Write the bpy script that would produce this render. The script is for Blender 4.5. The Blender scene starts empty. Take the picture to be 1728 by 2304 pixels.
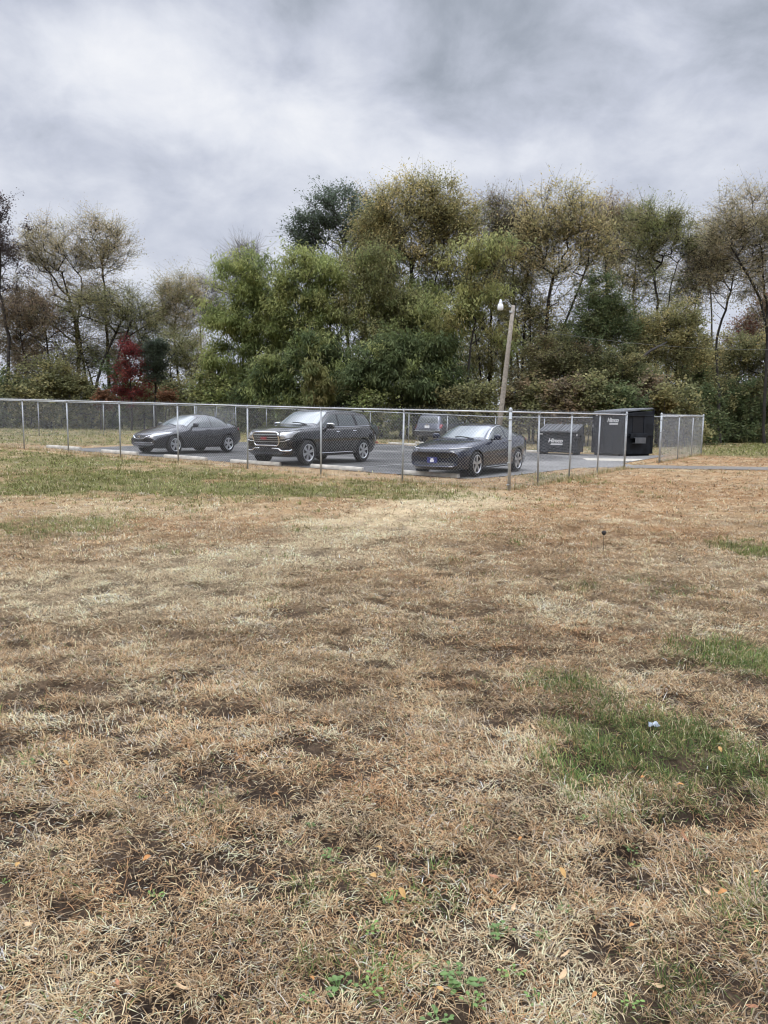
import bpy, bmesh, math, random
import numpy as np
from mathutils import Vector, Matrix
from mathutils.bvhtree import BVHTree

random.seed(7)
RNG = np.random.default_rng(7)
SC = bpy.context.scene
COL = SC.collection
PI = math.pi

# ------------------------------------------------------------------ camera
EYE = 1.55
PITCH = math.radians(6.85)
ROLL = 0.0107
F = 1700.0
FW = np.array([0, math.cos(PITCH), -math.sin(PITCH)])
R0 = np.array([1.0, 0, 0])
U0 = np.cross(R0, FW)
RT = math.cos(ROLL) * R0 + math.sin(ROLL) * U0
UP = -math.sin(ROLL) * R0 + math.cos(ROLL) * U0
cam = bpy.data.cameras.new('camera')
cam.sensor_fit = 'VERTICAL'
cam.sensor_height = 24.0
cam.lens = 24.0 * F / 2304.0
cam.clip_start = 0.05
cam.clip_end = 5000
cam_o = bpy.data.objects.new('camera', cam)
COL.objects.link(cam_o)
cam_o.matrix_world = Matrix(((RT[0], UP[0], -FW[0], 0), (RT[1], UP[1], -FW[1], 0), (RT[2], UP[2], -FW[2], EYE), (0, 0, 0, 1)))
SC.camera = cam_o


def at(px, py, Y):
    """world point at depth Y (metres north of the viewpoint) seen at a photo pixel"""
    d = FW + (px - 864) / F * RT - (py - 1152) / F * UP
    return np.array([0, 0, EYE]) + d * (Y / d[1])


# ------------------------------------------------------------------ terrain
CO = np.array([2.86, 17.37])
UU = np.array([0.54474, 0.83860])
VV = np.array([-UU[1], UU[0]])
TS = np.array([-60, 0, 5, 10, 15, 20, 25, 30, 60.])
TT = np.array([-18, 0, 11, 22, 40.])
TZ = np.array([[0, 0, 0, 0, .02, .05, .08, .1, .2], [0, -.01, .07, .19, .30, .41, .5, .6, .8], [.07, .06, .08, .14, .26, .39, .5, .6, .8],
               [.14, .14, .05, .03, .2, .36, .47, .62, .8], [.14, .14, .08, .08, .2, .36, .47, .62, .8]])


def st(x, y):
    return (x - CO[0]) * VV[0] + (y - CO[1]) * VV[1], (x - CO[0]) * UU[0] + (y - CO[1]) * UU[1]


def W(s, t):
    """lot coordinates (s along the near fence, t away from it) to world x, y"""
    return CO[0] + s * VV[0] + t * UU[0], CO[1] + s * VV[1] + t * UU[1]


def tz(x, y):
    s, t = st(np.asarray(x, float), np.asarray(y, float))
    s = np.clip(s, TS[0], TS[-1]); t = np.clip(t, TT[0], TT[-1])
    i = np.clip(np.searchsorted(TS, s) - 1, 0, len(TS) - 2); j = np.clip(np.searchsorted(TT, t) - 1, 0, len(TT) - 2)
    a = (s - TS[i]) / (TS[i + 1] - TS[i]); b = (t - TT[j]) / (TT[j + 1] - TT[j])
    return (TZ[j, i] * (1 - a) + TZ[j, i + 1] * a) * (1 - b) + (TZ[j + 1, i] * (1 - a) + TZ[j + 1, i + 1] * a) * b


def gpt(px, py):
    """ground point seen at a photo pixel"""
    z = 0.1
    d = FW + (px - 864) / F * RT - (py - 1152) / F * UP
    for _ in range(25):
        k = (z - EYE) / d[2]
        z = .5 * z + .5 * float(tz(k * d[0], k * d[1]))
    return k * d[0], k * d[1]


def hsh(ix, iy, seed):
    h = (ix.astype(np.int64) * 374761393 + iy.astype(np.int64) * 668265263 + seed * 974711) & 0x7fffffff
    h = ((h ^ (h >> 13)) * 1274126177) & 0x7fffffff
    return ((h ^ (h >> 16)) & 0xffff) / 65535.0


def vnoise(x, y, seed=0):
    ix = np.floor(x); iy = np.floor(y)
    fx = x - ix; fy = y - iy
    fx = fx * fx * (3 - 2 * fx); fy = fy * fy * (3 - 2 * fy)
    ix = ix.astype(np.int64); iy = iy.astype(np.int64)
    a = hsh(ix, iy, seed); b = hsh(ix + 1, iy, seed); c = hsh(ix, iy + 1, seed); d = hsh(ix + 1, iy + 1, seed)
    return (a * (1 - fx) + b * fx) * (1 - fy) + (c * (1 - fx) + d * fx) * fy


def fbm(x, y, octv=4, seed=0):
    v = 0; a = .5; t = 0
    ca, sa = math.cos(.6), math.sin(.6)
    for o in range(octv):
        v = v + a * vnoise(x, y, seed + o * 17); t += a
        x, y = (ca * x - sa * y) * 2.03 + 5.1, (sa * x + ca * y) * 2.03 + 1.7
        a *= .5
    return v / t


def sstep(a, b, x):
    t = np.clip((x - a) / (b - a), 0, 1)
    return t * t * (3 - 2 * t)


# ------------------------------------------------------------------ helpers
def tag(o, label=None, cat=None, group=None, kind=None):
    if label: o['label'] = label
    if cat: o['category'] = cat
    if group: o['group'] = group
    if kind: o['kind'] = kind
    return o


def empty(name, loc=(0, 0, 0), rz=0.0):
    o = bpy.data.objects.new(name, None)
    o.location = loc
    o.rotation_euler = (0, 0, rz)
    o.empty_display_size = .2
    COL.objects.link(o)
    return o


def link(name, me, mat=None, parent=None, loc=None, smooth=None):
    o = bpy.data.objects.new(name, me)
    if mat is not None and not me.materials:
        me.materials.append(mat)
    if parent is not None: o.parent = parent
    if loc is not None: o.location = loc
    COL.objects.link(o)
    if smooth is not None:
        me.polygons.foreach_set('use_smooth', np.full(len(me.polygons), smooth))
    return o


def from_bm(name, bm, mat, parent=None, loc=None, smooth=False):
    me = bpy.data.meshes.new(name)
    bm.normal_update()
    bm.to_mesh(me); bm.free()
    return link(name, me, mat, parent, loc, smooth)


def np_mesh(name, verts, faces_list, cols=None, smooth=False):
    """verts Nx3; faces_list: list of int arrays (M x k); cols Nx3 point colours"""
    me = bpy.data.meshes.new(name)
    me.vertices.add(len(verts))
    me.vertices.foreach_set('co', np.asarray(verts, np.float32).ravel())
    loops = np.concatenate([f.ravel() for f in faces_list]).astype(np.int32)
    sizes = np.concatenate([np.full(len(f), f.shape[1], np.int32) for f in faces_list])
    me.loops.add(len(loops)); me.loops.foreach_set('vertex_index', loops)
    me.polygons.add(len(sizes))
    me.polygons.foreach_set('loop_start', np.concatenate([[0], np.cumsum(sizes)[:-1]]).astype(np.int32))
    if cols is not None:
        a = me.attributes.new('tint', 'FLOAT_COLOR', 'POINT')
        c = np.ones((len(verts), 4), np.float32); c[:, :3] = cols
        a.data.foreach_set('color', c.ravel())
    me.update(calc_edges=True)
    if smooth:
        me.polygons.foreach_set('use_smooth', np.ones(len(sizes), bool))
    return me


class MB:
    """collects simple shapes into one mesh"""
    def __init__(s):
        s.v = []; s.f = []

    def add(s, vs, fs):
        n = len(s.v)
        s.v += [tuple(p) for p in vs]
        s.f += [tuple(i + n for i in q) for q in fs]
        return s

    def box(s, c, d, M=None, taper=(1, 1)):
        x, y, z = d[0] / 2, d[1] / 2, d[2] / 2
        tx, ty = taper
        vs = [(-x, -y, -z), (x, -y, -z), (x, y, -z), (-x, y, -z), (-x * tx, -y * ty, z), (x * tx, -y * ty, z), (x * tx, y * ty, z), (-x * tx, y * ty, z)]
        vs = [Vector(p) + Vector(c) for p in vs]
        if M is not None: vs = [M @ p for p in vs]
        return s.add(vs, [(3, 2, 1, 0), (4, 5, 6, 7), (0, 1, 5, 4), (1, 2, 6, 5), (2, 3, 7, 6), (3, 0, 4, 7)])

    def tube(s, pts, r, n=8, cap=True):
        pts = [Vector(p) for p in pts]
        rs = r if isinstance(r, (list, tuple)) else [r] * len(pts)
        base = len(s.v)
        ref = None
        for i, p in enumerate(pts):
            d = (pts[min(i + 1, len(pts) - 1)] - pts[max(i - 1, 0)]).normalized()
            if ref is None:
                ref = Vector((0, 0, 1)) if abs(d.z) < .9 else Vector((1, 0, 0))
            a = d.cross(ref).normalized(); b = d.cross(a).normalized()
            ref = a.cross(d) if abs(a.cross(d).length) > .1 else ref
            for k in range(n):
                an = 2 * PI * k / n
                s.v.append(tuple(p + a * math.cos(an) * rs[i] + b * math.sin(an) * rs[i]))
        for i in range(len(pts) - 1):
            for k in range(n):
                k2 = (k + 1) % n
                s.f.append((base + i * n + k, base + i * n + k2, base + (i + 1) * n + k2, base + (i + 1) * n + k))
        if cap:
            s.f.append(tuple(base + k for k in range(n))[::-1])
            s.f.append(tuple(base + (len(pts) - 1) * n + k for k in range(n)))
        return s

    def lathe(s, prof, n=16, M=None):
        """prof [(r, z)] about the z axis"""
        base = len(s.v)
        for r, z in prof:
            for k in range(n):
                p = Vector((r * math.cos(2 * PI * k / n), r * math.sin(2 * PI * k / n), z))
                s.v.append(tuple(M @ p if M is not None else p))
        for i in range(len(prof) - 1):
            for k in range(n):
                k2 = (k + 1) % n
                s.f.append((base + i * n + k, base + i * n + k2, base + (i + 1) * n + k2, base + (i + 1) * n + k))
        return s

    def prism(s, poly, z0, z1, M=None):
        n = len(poly)
        vs = [Vector((p[0], p[1], z0)) for p in poly] + [Vector((p[0], p[1], z1)) for p in poly]
        if M is not None: vs = [M @ p for p in vs]
        return s.add(vs, [tuple(range(n))[::-1], tuple(range(n, 2 * n))] + [(i, (i + 1) % n, n + (i + 1) % n, n + i) for i in range(n)])

    def build(s, name, mat, parent=None, loc=None, smooth=False, bevel=0):
        me = bpy.data.meshes.new(name)
        me.from_pydata(s.v, [], s.f)
        bm = bmesh.new(); bm.from_mesh(me)
        bmesh.ops.recalc_face_normals(bm, faces=bm.faces)
        if bevel:
            es = [e for e in bm.edges if len(e.link_faces) == 2 and e.calc_face_angle(0) > .6]
            bmesh.ops.bevel(bm, geom=es, offset=bevel, segments=2, affect='EDGES', profile=.5, clamp_overlap=True)
        bm.to_mesh(me); bm.free()
        return link(name, me, mat, parent, loc, smooth)


# ------------------------------------------------------------------ materials
def new_mat(name):
    m = bpy.data.materials.new(name)
    m.use_nodes = True
    nt = m.node_tree
    return m, nt, nt.nodes['Principled BSDF']


def setv(b, **k):
    names = {'col': 'Base Color', 'rough': 'Roughness', 'metal': 'Metallic', 'coat': 'Coat Weight', 'coatr': 'Coat Roughness', 'ior': 'IOR', 'spec': 'Specular IOR Level', 'coatior': 'Coat IOR'}
    for q, v in k.items():
        b.inputs[names[q]].default_value = (*v, 1) if q == 'col' else v


def simple(name, col, rough=.5, metal=0, var=.12, scale=6, bump=0.0, **k):
    m, nt, b = new_mat(name)
    setv(b, col=col, rough=rough, metal=metal, **k)
    tc = nt.nodes.new('ShaderNodeTexCoord')
    nz = nt.nodes.new('ShaderNodeTexNoise'); nz.inputs['Scale'].default_value = scale; nz.inputs['Detail'].default_value = 6
    nt.links.new(tc.outputs['Object'], nz.inputs['Vector'])
    mr = nt.nodes.new('ShaderNodeMapRange')
    mr.inputs['From Min'].default_value = .3; mr.inputs['From Max'].default_value = .7
    mr.inputs['To Min'].default_value = 1 - var; mr.inputs['To Max'].default_value = 1 + var
    nt.links.new(nz.outputs['Fac'], mr.inputs['Value'])
    mx = nt.nodes.new('ShaderNodeVectorMath'); mx.operation = 'SCALE'
    mx.inputs[0].default_value = col
    nt.links.new(mr.outputs['Result'], mx.inputs['Scale'])
    nt.links.new(mx.outputs['Vector'], b.inputs['Base Color'])
    if bump:
        bp = nt.nodes.new('ShaderNodeBump'); bp.inputs['Strength'].default_value = bump; bp.inputs['Distance'].default_value = .02
        nt.links.new(nz.outputs['Fac'], bp.inputs['Height'])
        nt.links.new(bp.outputs['Normal'], b.inputs['Normal'])
    return m


M = {}
M['galv'] = simple('galvanised_steel', (.36, .38, .39), .55, .3, .18, 9)
M['rail'] = simple('bright_galvanised_rail', (.50, .52, .53), .5, .25, .12, 6)
M['wire'] = simple('galvanised_wire', (.46, .47, .48), .55, .3, .12, 3)
M['galv_far'] = simple('weathered_galvanised_steel', (.55, .57, .58), .5, .5, .12, 5)
M['concrete'] = simple('wheel_stop_concrete', (.43, .405, .355), .9, 0, .3, 5, .3)
M['red_concrete'] = simple('red_painted_concrete', (.30, .10, .08), .85, 0, .2, 7, .2)
M['dump'] = simple('dumpster_paint', (.012, .0145, .019), .6, 0, .7, 2.2, .35, spec=.25)
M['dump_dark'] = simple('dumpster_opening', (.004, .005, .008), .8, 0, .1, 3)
M['lid'] = simple('dumpster_lid_plastic', (.10, .105, .112), .35, 0, .2, 4)
M['white'] = simple('white_paint', (.62, .62, .61), .6, 0, .05, 12)
M['plate'] = simple('plate_white', (.72, .73, .75), .5, 0, .05, 12)
M['blue'] = simple('plate_blue', (.018, .025, .17), .45, 0, .1, 20)
M['tyre'] = simple('tyre_rubber', (.012, .012, .013), .85, 0, .2, 12)
M['alloy'] = simple('wheel_alloy', (.55, .56, .58), .3, .8, .06, 8)
M['dark_alloy'] = simple('dark_wheel_barrel', (.03, .03, .033), .5, .4, .06, 8)
M['chrome'] = simple('chrome', (.75, .76, .78), .12, 1, .03, 8)
M['black_plastic'] = simple('black_plastic', (.008, .008, .009), .55, 0, .15, 10)
M['grille'] = simple('grille_black', (.004, .004, .005), .5, 0, .1, 10)
M['red_lens'] = simple('red_lens', (.20, .010, .016), .15, 0, .1, 10, coat=1.0)
M['red_badge'] = simple('red_badge', (.34, .05, .07), .3, 0, .05, 10)
M['lamp_lens'] = simple('headlight_lens', (.42, .43, .44), .12, .35, .25, 14, coat=1.0)
M['dark_lens'] = simple('dark_headlight_lens', (.03, .033, .04), .1, .1, .2, 14, coat=1.0)
M['lamp_white'] = simple('lamp_glass', (.75, .77, .78), .25, 0, .08, 10)
M['wood'] = simple('weathered_pole_wood', (.27, .24, .20), .9, 0, .3, 9, .3)
M['cable'] = simple('cable', (.20, .21, .20), .7, 0, .05, 3)


def glass(name, col, ior, rough=.03):
    m, nt, b = new_mat(name)
    setv(b, col=col, rough=rough, ior=ior)
    return m


M['glass'] = glass('side_window_glass', (.060, .070, .070), 2.0)
M['screen'] = glass('windshield_glass', (.07, .09, .09), 2.7)


def paint(name, col, flake=.5):
    m, nt, b = new_mat(name)
    setv(b, col=col, rough=.34, metal=flake, coat=1.0, coatr=.03, spec=.1, coatior=1.6)
    nz = nt.nodes.new('ShaderNodeTexNoise'); nz.inputs['Scale'].default_value = 2.5; nz.inputs['Detail'].default_value = 8
    tc = nt.nodes.new('ShaderNodeTexCoord'); nt.links.new(tc.outputs['Object'], nz.inputs['Vector'])
    mr = nt.nodes.new('ShaderNodeMapRange'); mr.inputs['To Min'].default_value = .30; mr.inputs['To Max'].default_value = .48
    nt.links.new(nz.outputs['Fac'], mr.inputs['Value']); nt.links.new(mr.outputs['Result'], b.inputs['Roughness'])
    return m


M['paint_grey'] = paint('dark_grey_car_paint', (.020, .020, .024), .4)
M['paint_black'] = paint('black_car_paint', (.005, .005, .006), .3)
M['paint_blue'] = paint('dark_blue_car_paint', (.008, .012, .030), .4)
M['paint_silver'] = paint('slate_car_paint', (.11, .12, .15), .7)
M['paint_green'] = paint('grey_green_car_paint', (.06, .075, .075))


def attr_mat(name, rough=.85, transl=0.0, spec=.2, noise=0.0):
    m, nt, b = new_mat(name)
    a = nt.nodes.new('ShaderNodeAttribute'); a.attribute_name = 'tint'
    setv(b, rough=rough, spec=spec)
    src = a.outputs['Color']
    if noise:
        tc = nt.nodes.new('ShaderNodeTexCoord')
        nz = nt.nodes.new('ShaderNodeTexNoise'); nz.inputs['Scale'].default_value = noise; nz.inputs['Detail'].default_value = 8; nz.inputs['Roughness'].default_value = .7
        nt.links.new(tc.outputs['Object'], nz.inputs['Vector'])
        mr = nt.nodes.new('ShaderNodeMapRange'); mr.inputs['From Min'].default_value = .32; mr.inputs['From Max'].default_value = .68
        mr.inputs['To Min'].default_value = .45; mr.inputs['To Max'].default_value = 1.55
        nt.links.new(nz.outputs['Fac'], mr.inputs['Value'])
        mx = nt.nodes.new('ShaderNodeVectorMath'); mx.operation = 'SCALE'
        nt.links.new(src, mx.inputs[0]); nt.links.new(mr.outputs['Result'], mx.inputs['Scale'])
        src = mx.outputs['Vector']
        bp = nt.nodes.new('ShaderNodeBump'); bp.inputs['Strength'].default_value = 1.0; bp.inputs['Distance'].default_value = .03
        nt.links.new(nz.outputs['Fac'], bp.inputs['Height']); nt.links.new(bp.outputs['Normal'], b.inputs['Normal'])
    nt.links.new(src, b.inputs['Base Color'])
    if transl:
        tr = nt.nodes.new('ShaderNodeBsdfTranslucent'); nt.links.new(src, tr.inputs['Color'])
        mix = nt.nodes.new('ShaderNodeMixShader'); mix.inputs[0].default_value = transl
        out = nt.nodes['Material Output']
        nt.links.new(b.outputs[0], mix.inputs[1]); nt.links.new(tr.outputs[0], mix.inputs[2])
        nt.links.new(mix.outputs[0], out.inputs['Surface'])
    return m


M['leaf'] = attr_mat('leaves', .75, .5, .2)
M['blade'] = attr_mat('grass_blades', .8, .25, .2)
M['soil'] = attr_mat('turf_and_soil', .95, 0, .1, 45.0)
M['asphalt'] = attr_mat('worn_asphalt', .92, 0, .08, 14.0)
M['bark'] = simple('dark_bark', (.034, .030, .027), .95, 0, .35, 3, .3)
M['bark_grey'] = simple('grey_bark', (.085, .075, .066), .95, 0, .35, 3, .3)

# ------------------------------------------------------------------ sky and light
wd = bpy.data.worlds.new('World')
SC.world = wd
wd.use_nodes = True
nt = wd.node_tree
bg = nt.nodes['Background']
N = nt.nodes.new
L = nt.links.new
SUN_EL, SUN_AZ = math.radians(52), math.radians(-150)     # azimuth from north, west negative
sky = N('ShaderNodeTexSky'); sky.sky_type = 'NISHITA'; sky.sun_disc = False
sky.sun_elevation = SUN_EL; sky.sun_rotation = SUN_AZ
sky.air_density = 1.0; sky.dust_density = 3.0


def math_n(op, a, b=None, c=None):
    n = N('ShaderNodeMath'); n.operation = op
    for i, v in enumerate((a, b, c)):
        if v is None: continue
        if isinstance(v, (int, float)): n.inputs[i].default_value = v
        else: L(v, n.inputs[i])
    return n.outputs[0]


geo = N('ShaderNodeNewGeometry')
vm = N('ShaderNodeVectorMath'); vm.operation = 'SCALE'; vm.inputs['Scale'].default_value = -1
L(geo.outputs['Incoming'], vm.inputs[0])
sep = N('ShaderNodeSeparateXYZ'); L(vm.outputs[0], sep.inputs[0])
dx, dy, dz = sep.outputs
el = math_n('ARCSINE', dz)
az = math_n('ARCTAN2', dx, dy)
# cloud plane coordinates (a deck overhead, foreshortened towards the horizon)
inv = math_n('DIVIDE', 1.0, math_n('ADD', math_n('MAXIMUM', dz, 0.0), 0.42))
cmb = N('ShaderNodeCombineXYZ')
L(math_n('MULTIPLY', dx, inv), cmb.inputs[0]); L(math_n('MULTIPLY', dy, inv), cmb.inputs[1])


def noise(scale, detail, rough, dist=0.0, off=(0, 0, 0)):
    mp = N('ShaderNodeMapping'); mp.inputs['Location'].default_value = off
    L(cmb.outputs[0], mp.inputs['Vector'])
    n = N('ShaderNodeTexNoise'); n.inputs['Scale'].default_value = scale; n.inputs['Detail'].default_value = detail
    n.inputs['Roughness'].default_value = rough; n.inputs['Distortion'].default_value = dist
    L(mp.outputs[0], n.inputs['Vector'])
    return n


n1 = noise(2.3, 8, .55, .2, (3.1, .7, 0)); n2 = noise(7.0, 9, .58, .25, (7.7, 2.2, 0)); nw = noise(2.2, 5, .55, 0, (1.2, 9.0, 0))
sw = N('ShaderNodeSeparateXYZ'); L(nw.outputs['Color'], sw.inputs[0])
azw = math_n('ADD', az, math_n('MULTIPLY', math_n('SUBTRACT', sw.outputs[0], .5), .26))
elw = math_n('ADD', el, math_n('MULTIPLY', math_n('SUBTRACT', sw.outputs[1], .5), .15))
lowk = N('ShaderNodeMapRange'); lowk.inputs['From Min'].default_value = .12; lowk.inputs['From Max'].default_value = .40; lowk.inputs['To Min'].default_value = .6
L(el, lowk.inputs['Value'])
dens = math_n('ADD', math_n('MULTIPLY', math_n('SUBTRACT', n1.outputs['Fac'], .5), .85), math_n('MULTIPLY', math_n('SUBTRACT', n2.outputs['Fac'], .5), .8))
# banks of brighter and darker cloud: (photo x, photo y, half width, half height, slant, amount)
BANKS = [(120, 200, 230, 95, .05, .20), (440, 235, 180, 80, -.1, .20), (640, 335, 160, 75, -.2, .22), (250, 30, 260, 40, 0, -.05), (800, 190, 130, 110, .3, .12),
         (640, 20, 600, 50, 0, -.26), (1080, 140, 290, 110, .45, -.24), (1000, 270, 150, 60, .3, -.10), (1640, 215, 170, 100, .2, -.26),
         (640, 170, 60, 90, .3, -.16), (330, 390, 250, 40, .1, -.08), (100, 400, 260, 60, 0, -.05), (1560, 60, 220, 60, .2, .12),
         (1350, 370, 380, 60, -.1, .08), (860, 385, 260, 45, 0, .12), (270, 540, 300, 90, 0, .02), (1310, 200, 120, 90, .45, .07)]
tot = math_n('MULTIPLY', dens, lowk.outputs[0])
for bx, by, hw, hh, sl, am in BANKS:
    a0 = math.atan((bx - 864) / F); e0 = math.atan((948 - by) / F)
    ua = math_n('SUBTRACT', azw, a0); ue = math_n('SUBTRACT', elw, e0)
    ua = math_n('SUBTRACT', ua, math_n('MULTIPLY', ue, sl * 2))
    q = math_n('ADD', math_n('POWER', math_n('ABSOLUTE', math_n('MULTIPLY', ua, F / hw)), 2.0), math_n('POWER', math_n('ABSOLUTE', math_n('MULTIPLY', ue, F / hh)), 2.0))
    tot = math_n('ADD', tot, math_n('MULTIPLY', math_n('POWER', 2.718, math_n('MULTIPLY', q, -.7)), am * .95))
fac = math_n('ADD', tot, .55)
ramp = N('ShaderNodeValToRGB'); L(fac, ramp.inputs[0])
r = ramp.color_ramp
r.elements[0].position = 0.0; r.elements[0].color = (.25, .28, .345, 1)
r.elements[1].position = 1.0; r.elements[1].color = (.96, .97, 1.0, 1)
for p, c in ((.25, (.385, .425, .50)), (.5, (.585, .622, .725)), (.72, (.77, .80, .88))):
    e = r.elements.new(p); e.color = (*c, 1)
# an overcast sky is brighter towards the zenith
zen = N('ShaderNodeMapRange'); zen.inputs['From Min'].default_value = math.radians(27.5); zen.inputs['From Max'].default_value = math.radians(50)
zen.inputs['To Min'].default_value = 1.0; zen.inputs['To Max'].default_value = 5.0
zen.interpolation_type = 'SMOOTHSTEP'
L(el, zen.inputs['Value'])
cl = N('ShaderNodeVectorMath'); cl.operation = 'SCALE'; L(ramp.outputs[0], cl.inputs[0])
L(math_n('MULTIPLY', zen.outputs[0], 10.0), cl.inputs['Scale'])
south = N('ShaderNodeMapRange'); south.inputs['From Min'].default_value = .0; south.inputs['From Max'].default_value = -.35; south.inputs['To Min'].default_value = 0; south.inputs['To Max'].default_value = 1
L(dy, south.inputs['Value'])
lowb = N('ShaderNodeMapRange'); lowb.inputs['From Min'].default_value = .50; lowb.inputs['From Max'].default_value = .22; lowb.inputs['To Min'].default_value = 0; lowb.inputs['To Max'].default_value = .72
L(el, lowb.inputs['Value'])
# added dimming of the unseen low southern sky, darkens reflections on the car paint
south_dim = math_n('SUBTRACT', 1.0, math_n('MULTIPLY', south.outputs[0], lowb.outputs[0]))
cl2 = N('ShaderNodeVectorMath'); cl2.operation = 'SCALE'; L(cl.outputs[0], cl2.inputs[0]); L(south_dim, cl2.inputs['Scale'])
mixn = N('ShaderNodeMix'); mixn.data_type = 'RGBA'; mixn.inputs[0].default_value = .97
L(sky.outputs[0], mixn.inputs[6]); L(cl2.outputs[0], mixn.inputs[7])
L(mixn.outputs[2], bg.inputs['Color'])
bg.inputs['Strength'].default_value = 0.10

sl = bpy.data.lights.new('sun', 'SUN')
sl.energy = 1.2; sl.angle = math.radians(28); sl.color = (1, .96, .9)
so = bpy.data.objects.new('sun', sl)
COL.objects.link(so)
dirv = Vector((math.sin(SUN_AZ) * math.cos(SUN_EL), math.cos(SUN_AZ) * math.cos(SUN_EL), math.sin(SUN_EL)))
so.rotation_euler = dirv.to_track_quat('Z', 'Y').to_euler()
so.location = dirv * 50
vs = SC.view_settings
vs.view_transform = 'Standard'; vs.look = 'None'; vs.gamma = 1; vs.exposure = 0.0
SC.cycles.filter_width = 1.15
SC.cycles.max_bounces = 6; SC.cycles.diffuse_bounces = 3; SC.cycles.glossy_bounces = 3; SC.cycles.transparent_max_bounces = 8

# ------------------------------------------------------------------ ground
LOT = [(18.4, .95), (14, 1.2), (8, 1.75), (2.0, 2.15), (1.7, 3.9), (1.35, 8.8), (.75, 9.75), (.15, 9.85), (.3, 11.75), (.9, 12.4), (1.0, 20.2), (16.3, 20.2), (20.5, 17.5), (20.6, 12), (19.6, 4.8)]
DRIVE = [(.15, 9.85), (-4.1, 11.9), (-9, 14.3), (-18, 19.2), (-18, 20.0), (-9, 15.6), (-3.9, 13.7), (-1.2, 12.4), (.3, 11.75)]


def inside(px, py, poly):
    r = np.zeros(np.shape(px), bool)
    n = len(poly)
    for i in range(n):
        x0, y0 = poly[i]; x1, y1 = poly[(i + 1) % n]
        c = ((y0 > py) != (y1 > py)) & (px < (x1 - x0) * (py - y0) / ((y1 - y0) if y1 != y0 else 1e-9) + x0)
        r ^= c
    return r


def seg_dist(x, y, a, b):
    ax, ay = a; bx, by = b
    t = np.clip(((x - ax) * (bx - ax) + (y - ay) * (by - ay)) / ((bx - ax) ** 2 + (by - ay) ** 2), 0, 1)
    return np.hypot(x - ax - t * (bx - ax), y - ay - t * (by - ay))


def blobs(x, y, lst):
    """soft patches given where the photo shows them: (px, py, half width px, half depth px)"""
    v = np.zeros(np.shape(x))
    for px, py, hw, hd, am in lst:
        cx, cy = gpt(px, py)
        ex, _ = gpt(px + hw, py)
        _, fy = gpt(px, py - hd); _, ny = gpt(px, py + hd)
        rx = abs(ex - cx); ry = abs(fy - ny) / 2
        v = np.maximum(v, am * np.minimum(1, 1.6 * np.exp(-(((x - cx) / rx) ** 2 + ((y - cy) / ry) ** 2) ** 1.3)))
    return v


GREEN = [(1430, 1680, 150, 70, 1.0), (1600, 1760, 170, 60, .9), (1290, 1560, 60, 25, .6), (1700, 1490, 110, 40, .8), (1690, 1235, 60, 16, .9), (1560, 1840, 120, 40, .6),
         (1640, 2120, 160, 50, .35), (760, 2220, 120, 50, .4), (70, 1735, 30, 14, .6), (1330, 1570, 40, 15, .6), (560, 1790, 40, 20, .4), (1120, 1390, 30, 10, .3), (1560, 1330, 40, 14, .4),
         (1420, 2200, 80, 30, .45), (230, 1080, 160, 12, .55), (500, 1100, 260, 14, .8), (820, 1110, 240, 10, .7), (120, 1040, 200, 10, .7), (420, 1070, 200, 10, .6), (130, 1185, 140, 22, .5), (860, 1095, 160, 10, .6),
         (1255, 1075, 70, 8, .6), (1680, 985, 160, 8, 1.0), (60, 1100, 160, 16, .8)]
PALE = [(380, 1330, 320, 55, .9), (560, 1260, 260, 40, .8), (820, 1185, 200, 28, 1.0), (1000, 1130, 140, 14, .9), (300, 1150, 180, 18, .7), (1600, 1280, 150, 40, .5), (1290, 1380, 130, 30, .6), (950, 1255, 130, 25, .4),
        (1150, 2120, 200, 70, .35), (1180, 1760, 130, 45, .55), (900, 2200, 200, 60, .3), (1600, 1420, 160, 40, .5), (250, 2200, 220, 60, .4), (560, 1340, 120, 30, .5)]
RUST = [(900, 1140, 260, 25, .6), (1250, 1180, 300, 40, .55), (560, 1180, 260, 22, .5), (400, 1075, 300, 10, .7), (1450, 1100, 300, 30, .7), (1550, 1030, 200, 14, .8), (720, 1650, 150, 40, .5), (820, 1820, 160, 30, .5), (250, 1560, 180, 40, .4), (1180, 1560, 140, 40, .5),
        (1560, 1900, 120, 50, .7), (1430, 1430, 120, 25, .6), (850, 2000, 160, 60, .5), (700, 2250, 200, 40, .5), (100, 2080, 140, 60, .6), (1150, 1250, 140, 25, .5), (960, 1120, 200, 16, .5)]
BARE = [(290, 1320, 90, 16, .8), (100, 1500, 90, 18, .6), (360, 1660, 140, 35, .9), (420, 2000, 90, 28, 1.0), (90, 1890, 90, 25, .8), (600, 1690, 60, 25, .9), (1100, 1370, 120, 20, .7), (1250, 1470, 70, 18, .6),
        (700, 1390, 60, 10, .8), (1010, 2040, 160, 60, .8), (1270, 2080, 90, 50, .9), (1690, 1420, 60, 12, .6), (1130, 1490, 80, 14, .5), (860, 1760, 140, 25, .5), (150, 1430, 60, 12, .7), (320, 1400, 60, 10, .6), (960, 1950, 120, 30, .6), (1720, 1700, 30, 20, .5), (480, 1460, 60, 12, .6), (240, 1610, 50, 16, .7), (1390, 1650, 30, 14, .6), (550, 2080, 160, 30, .5), (620, 1920, 130, 30, .5)]


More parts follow.
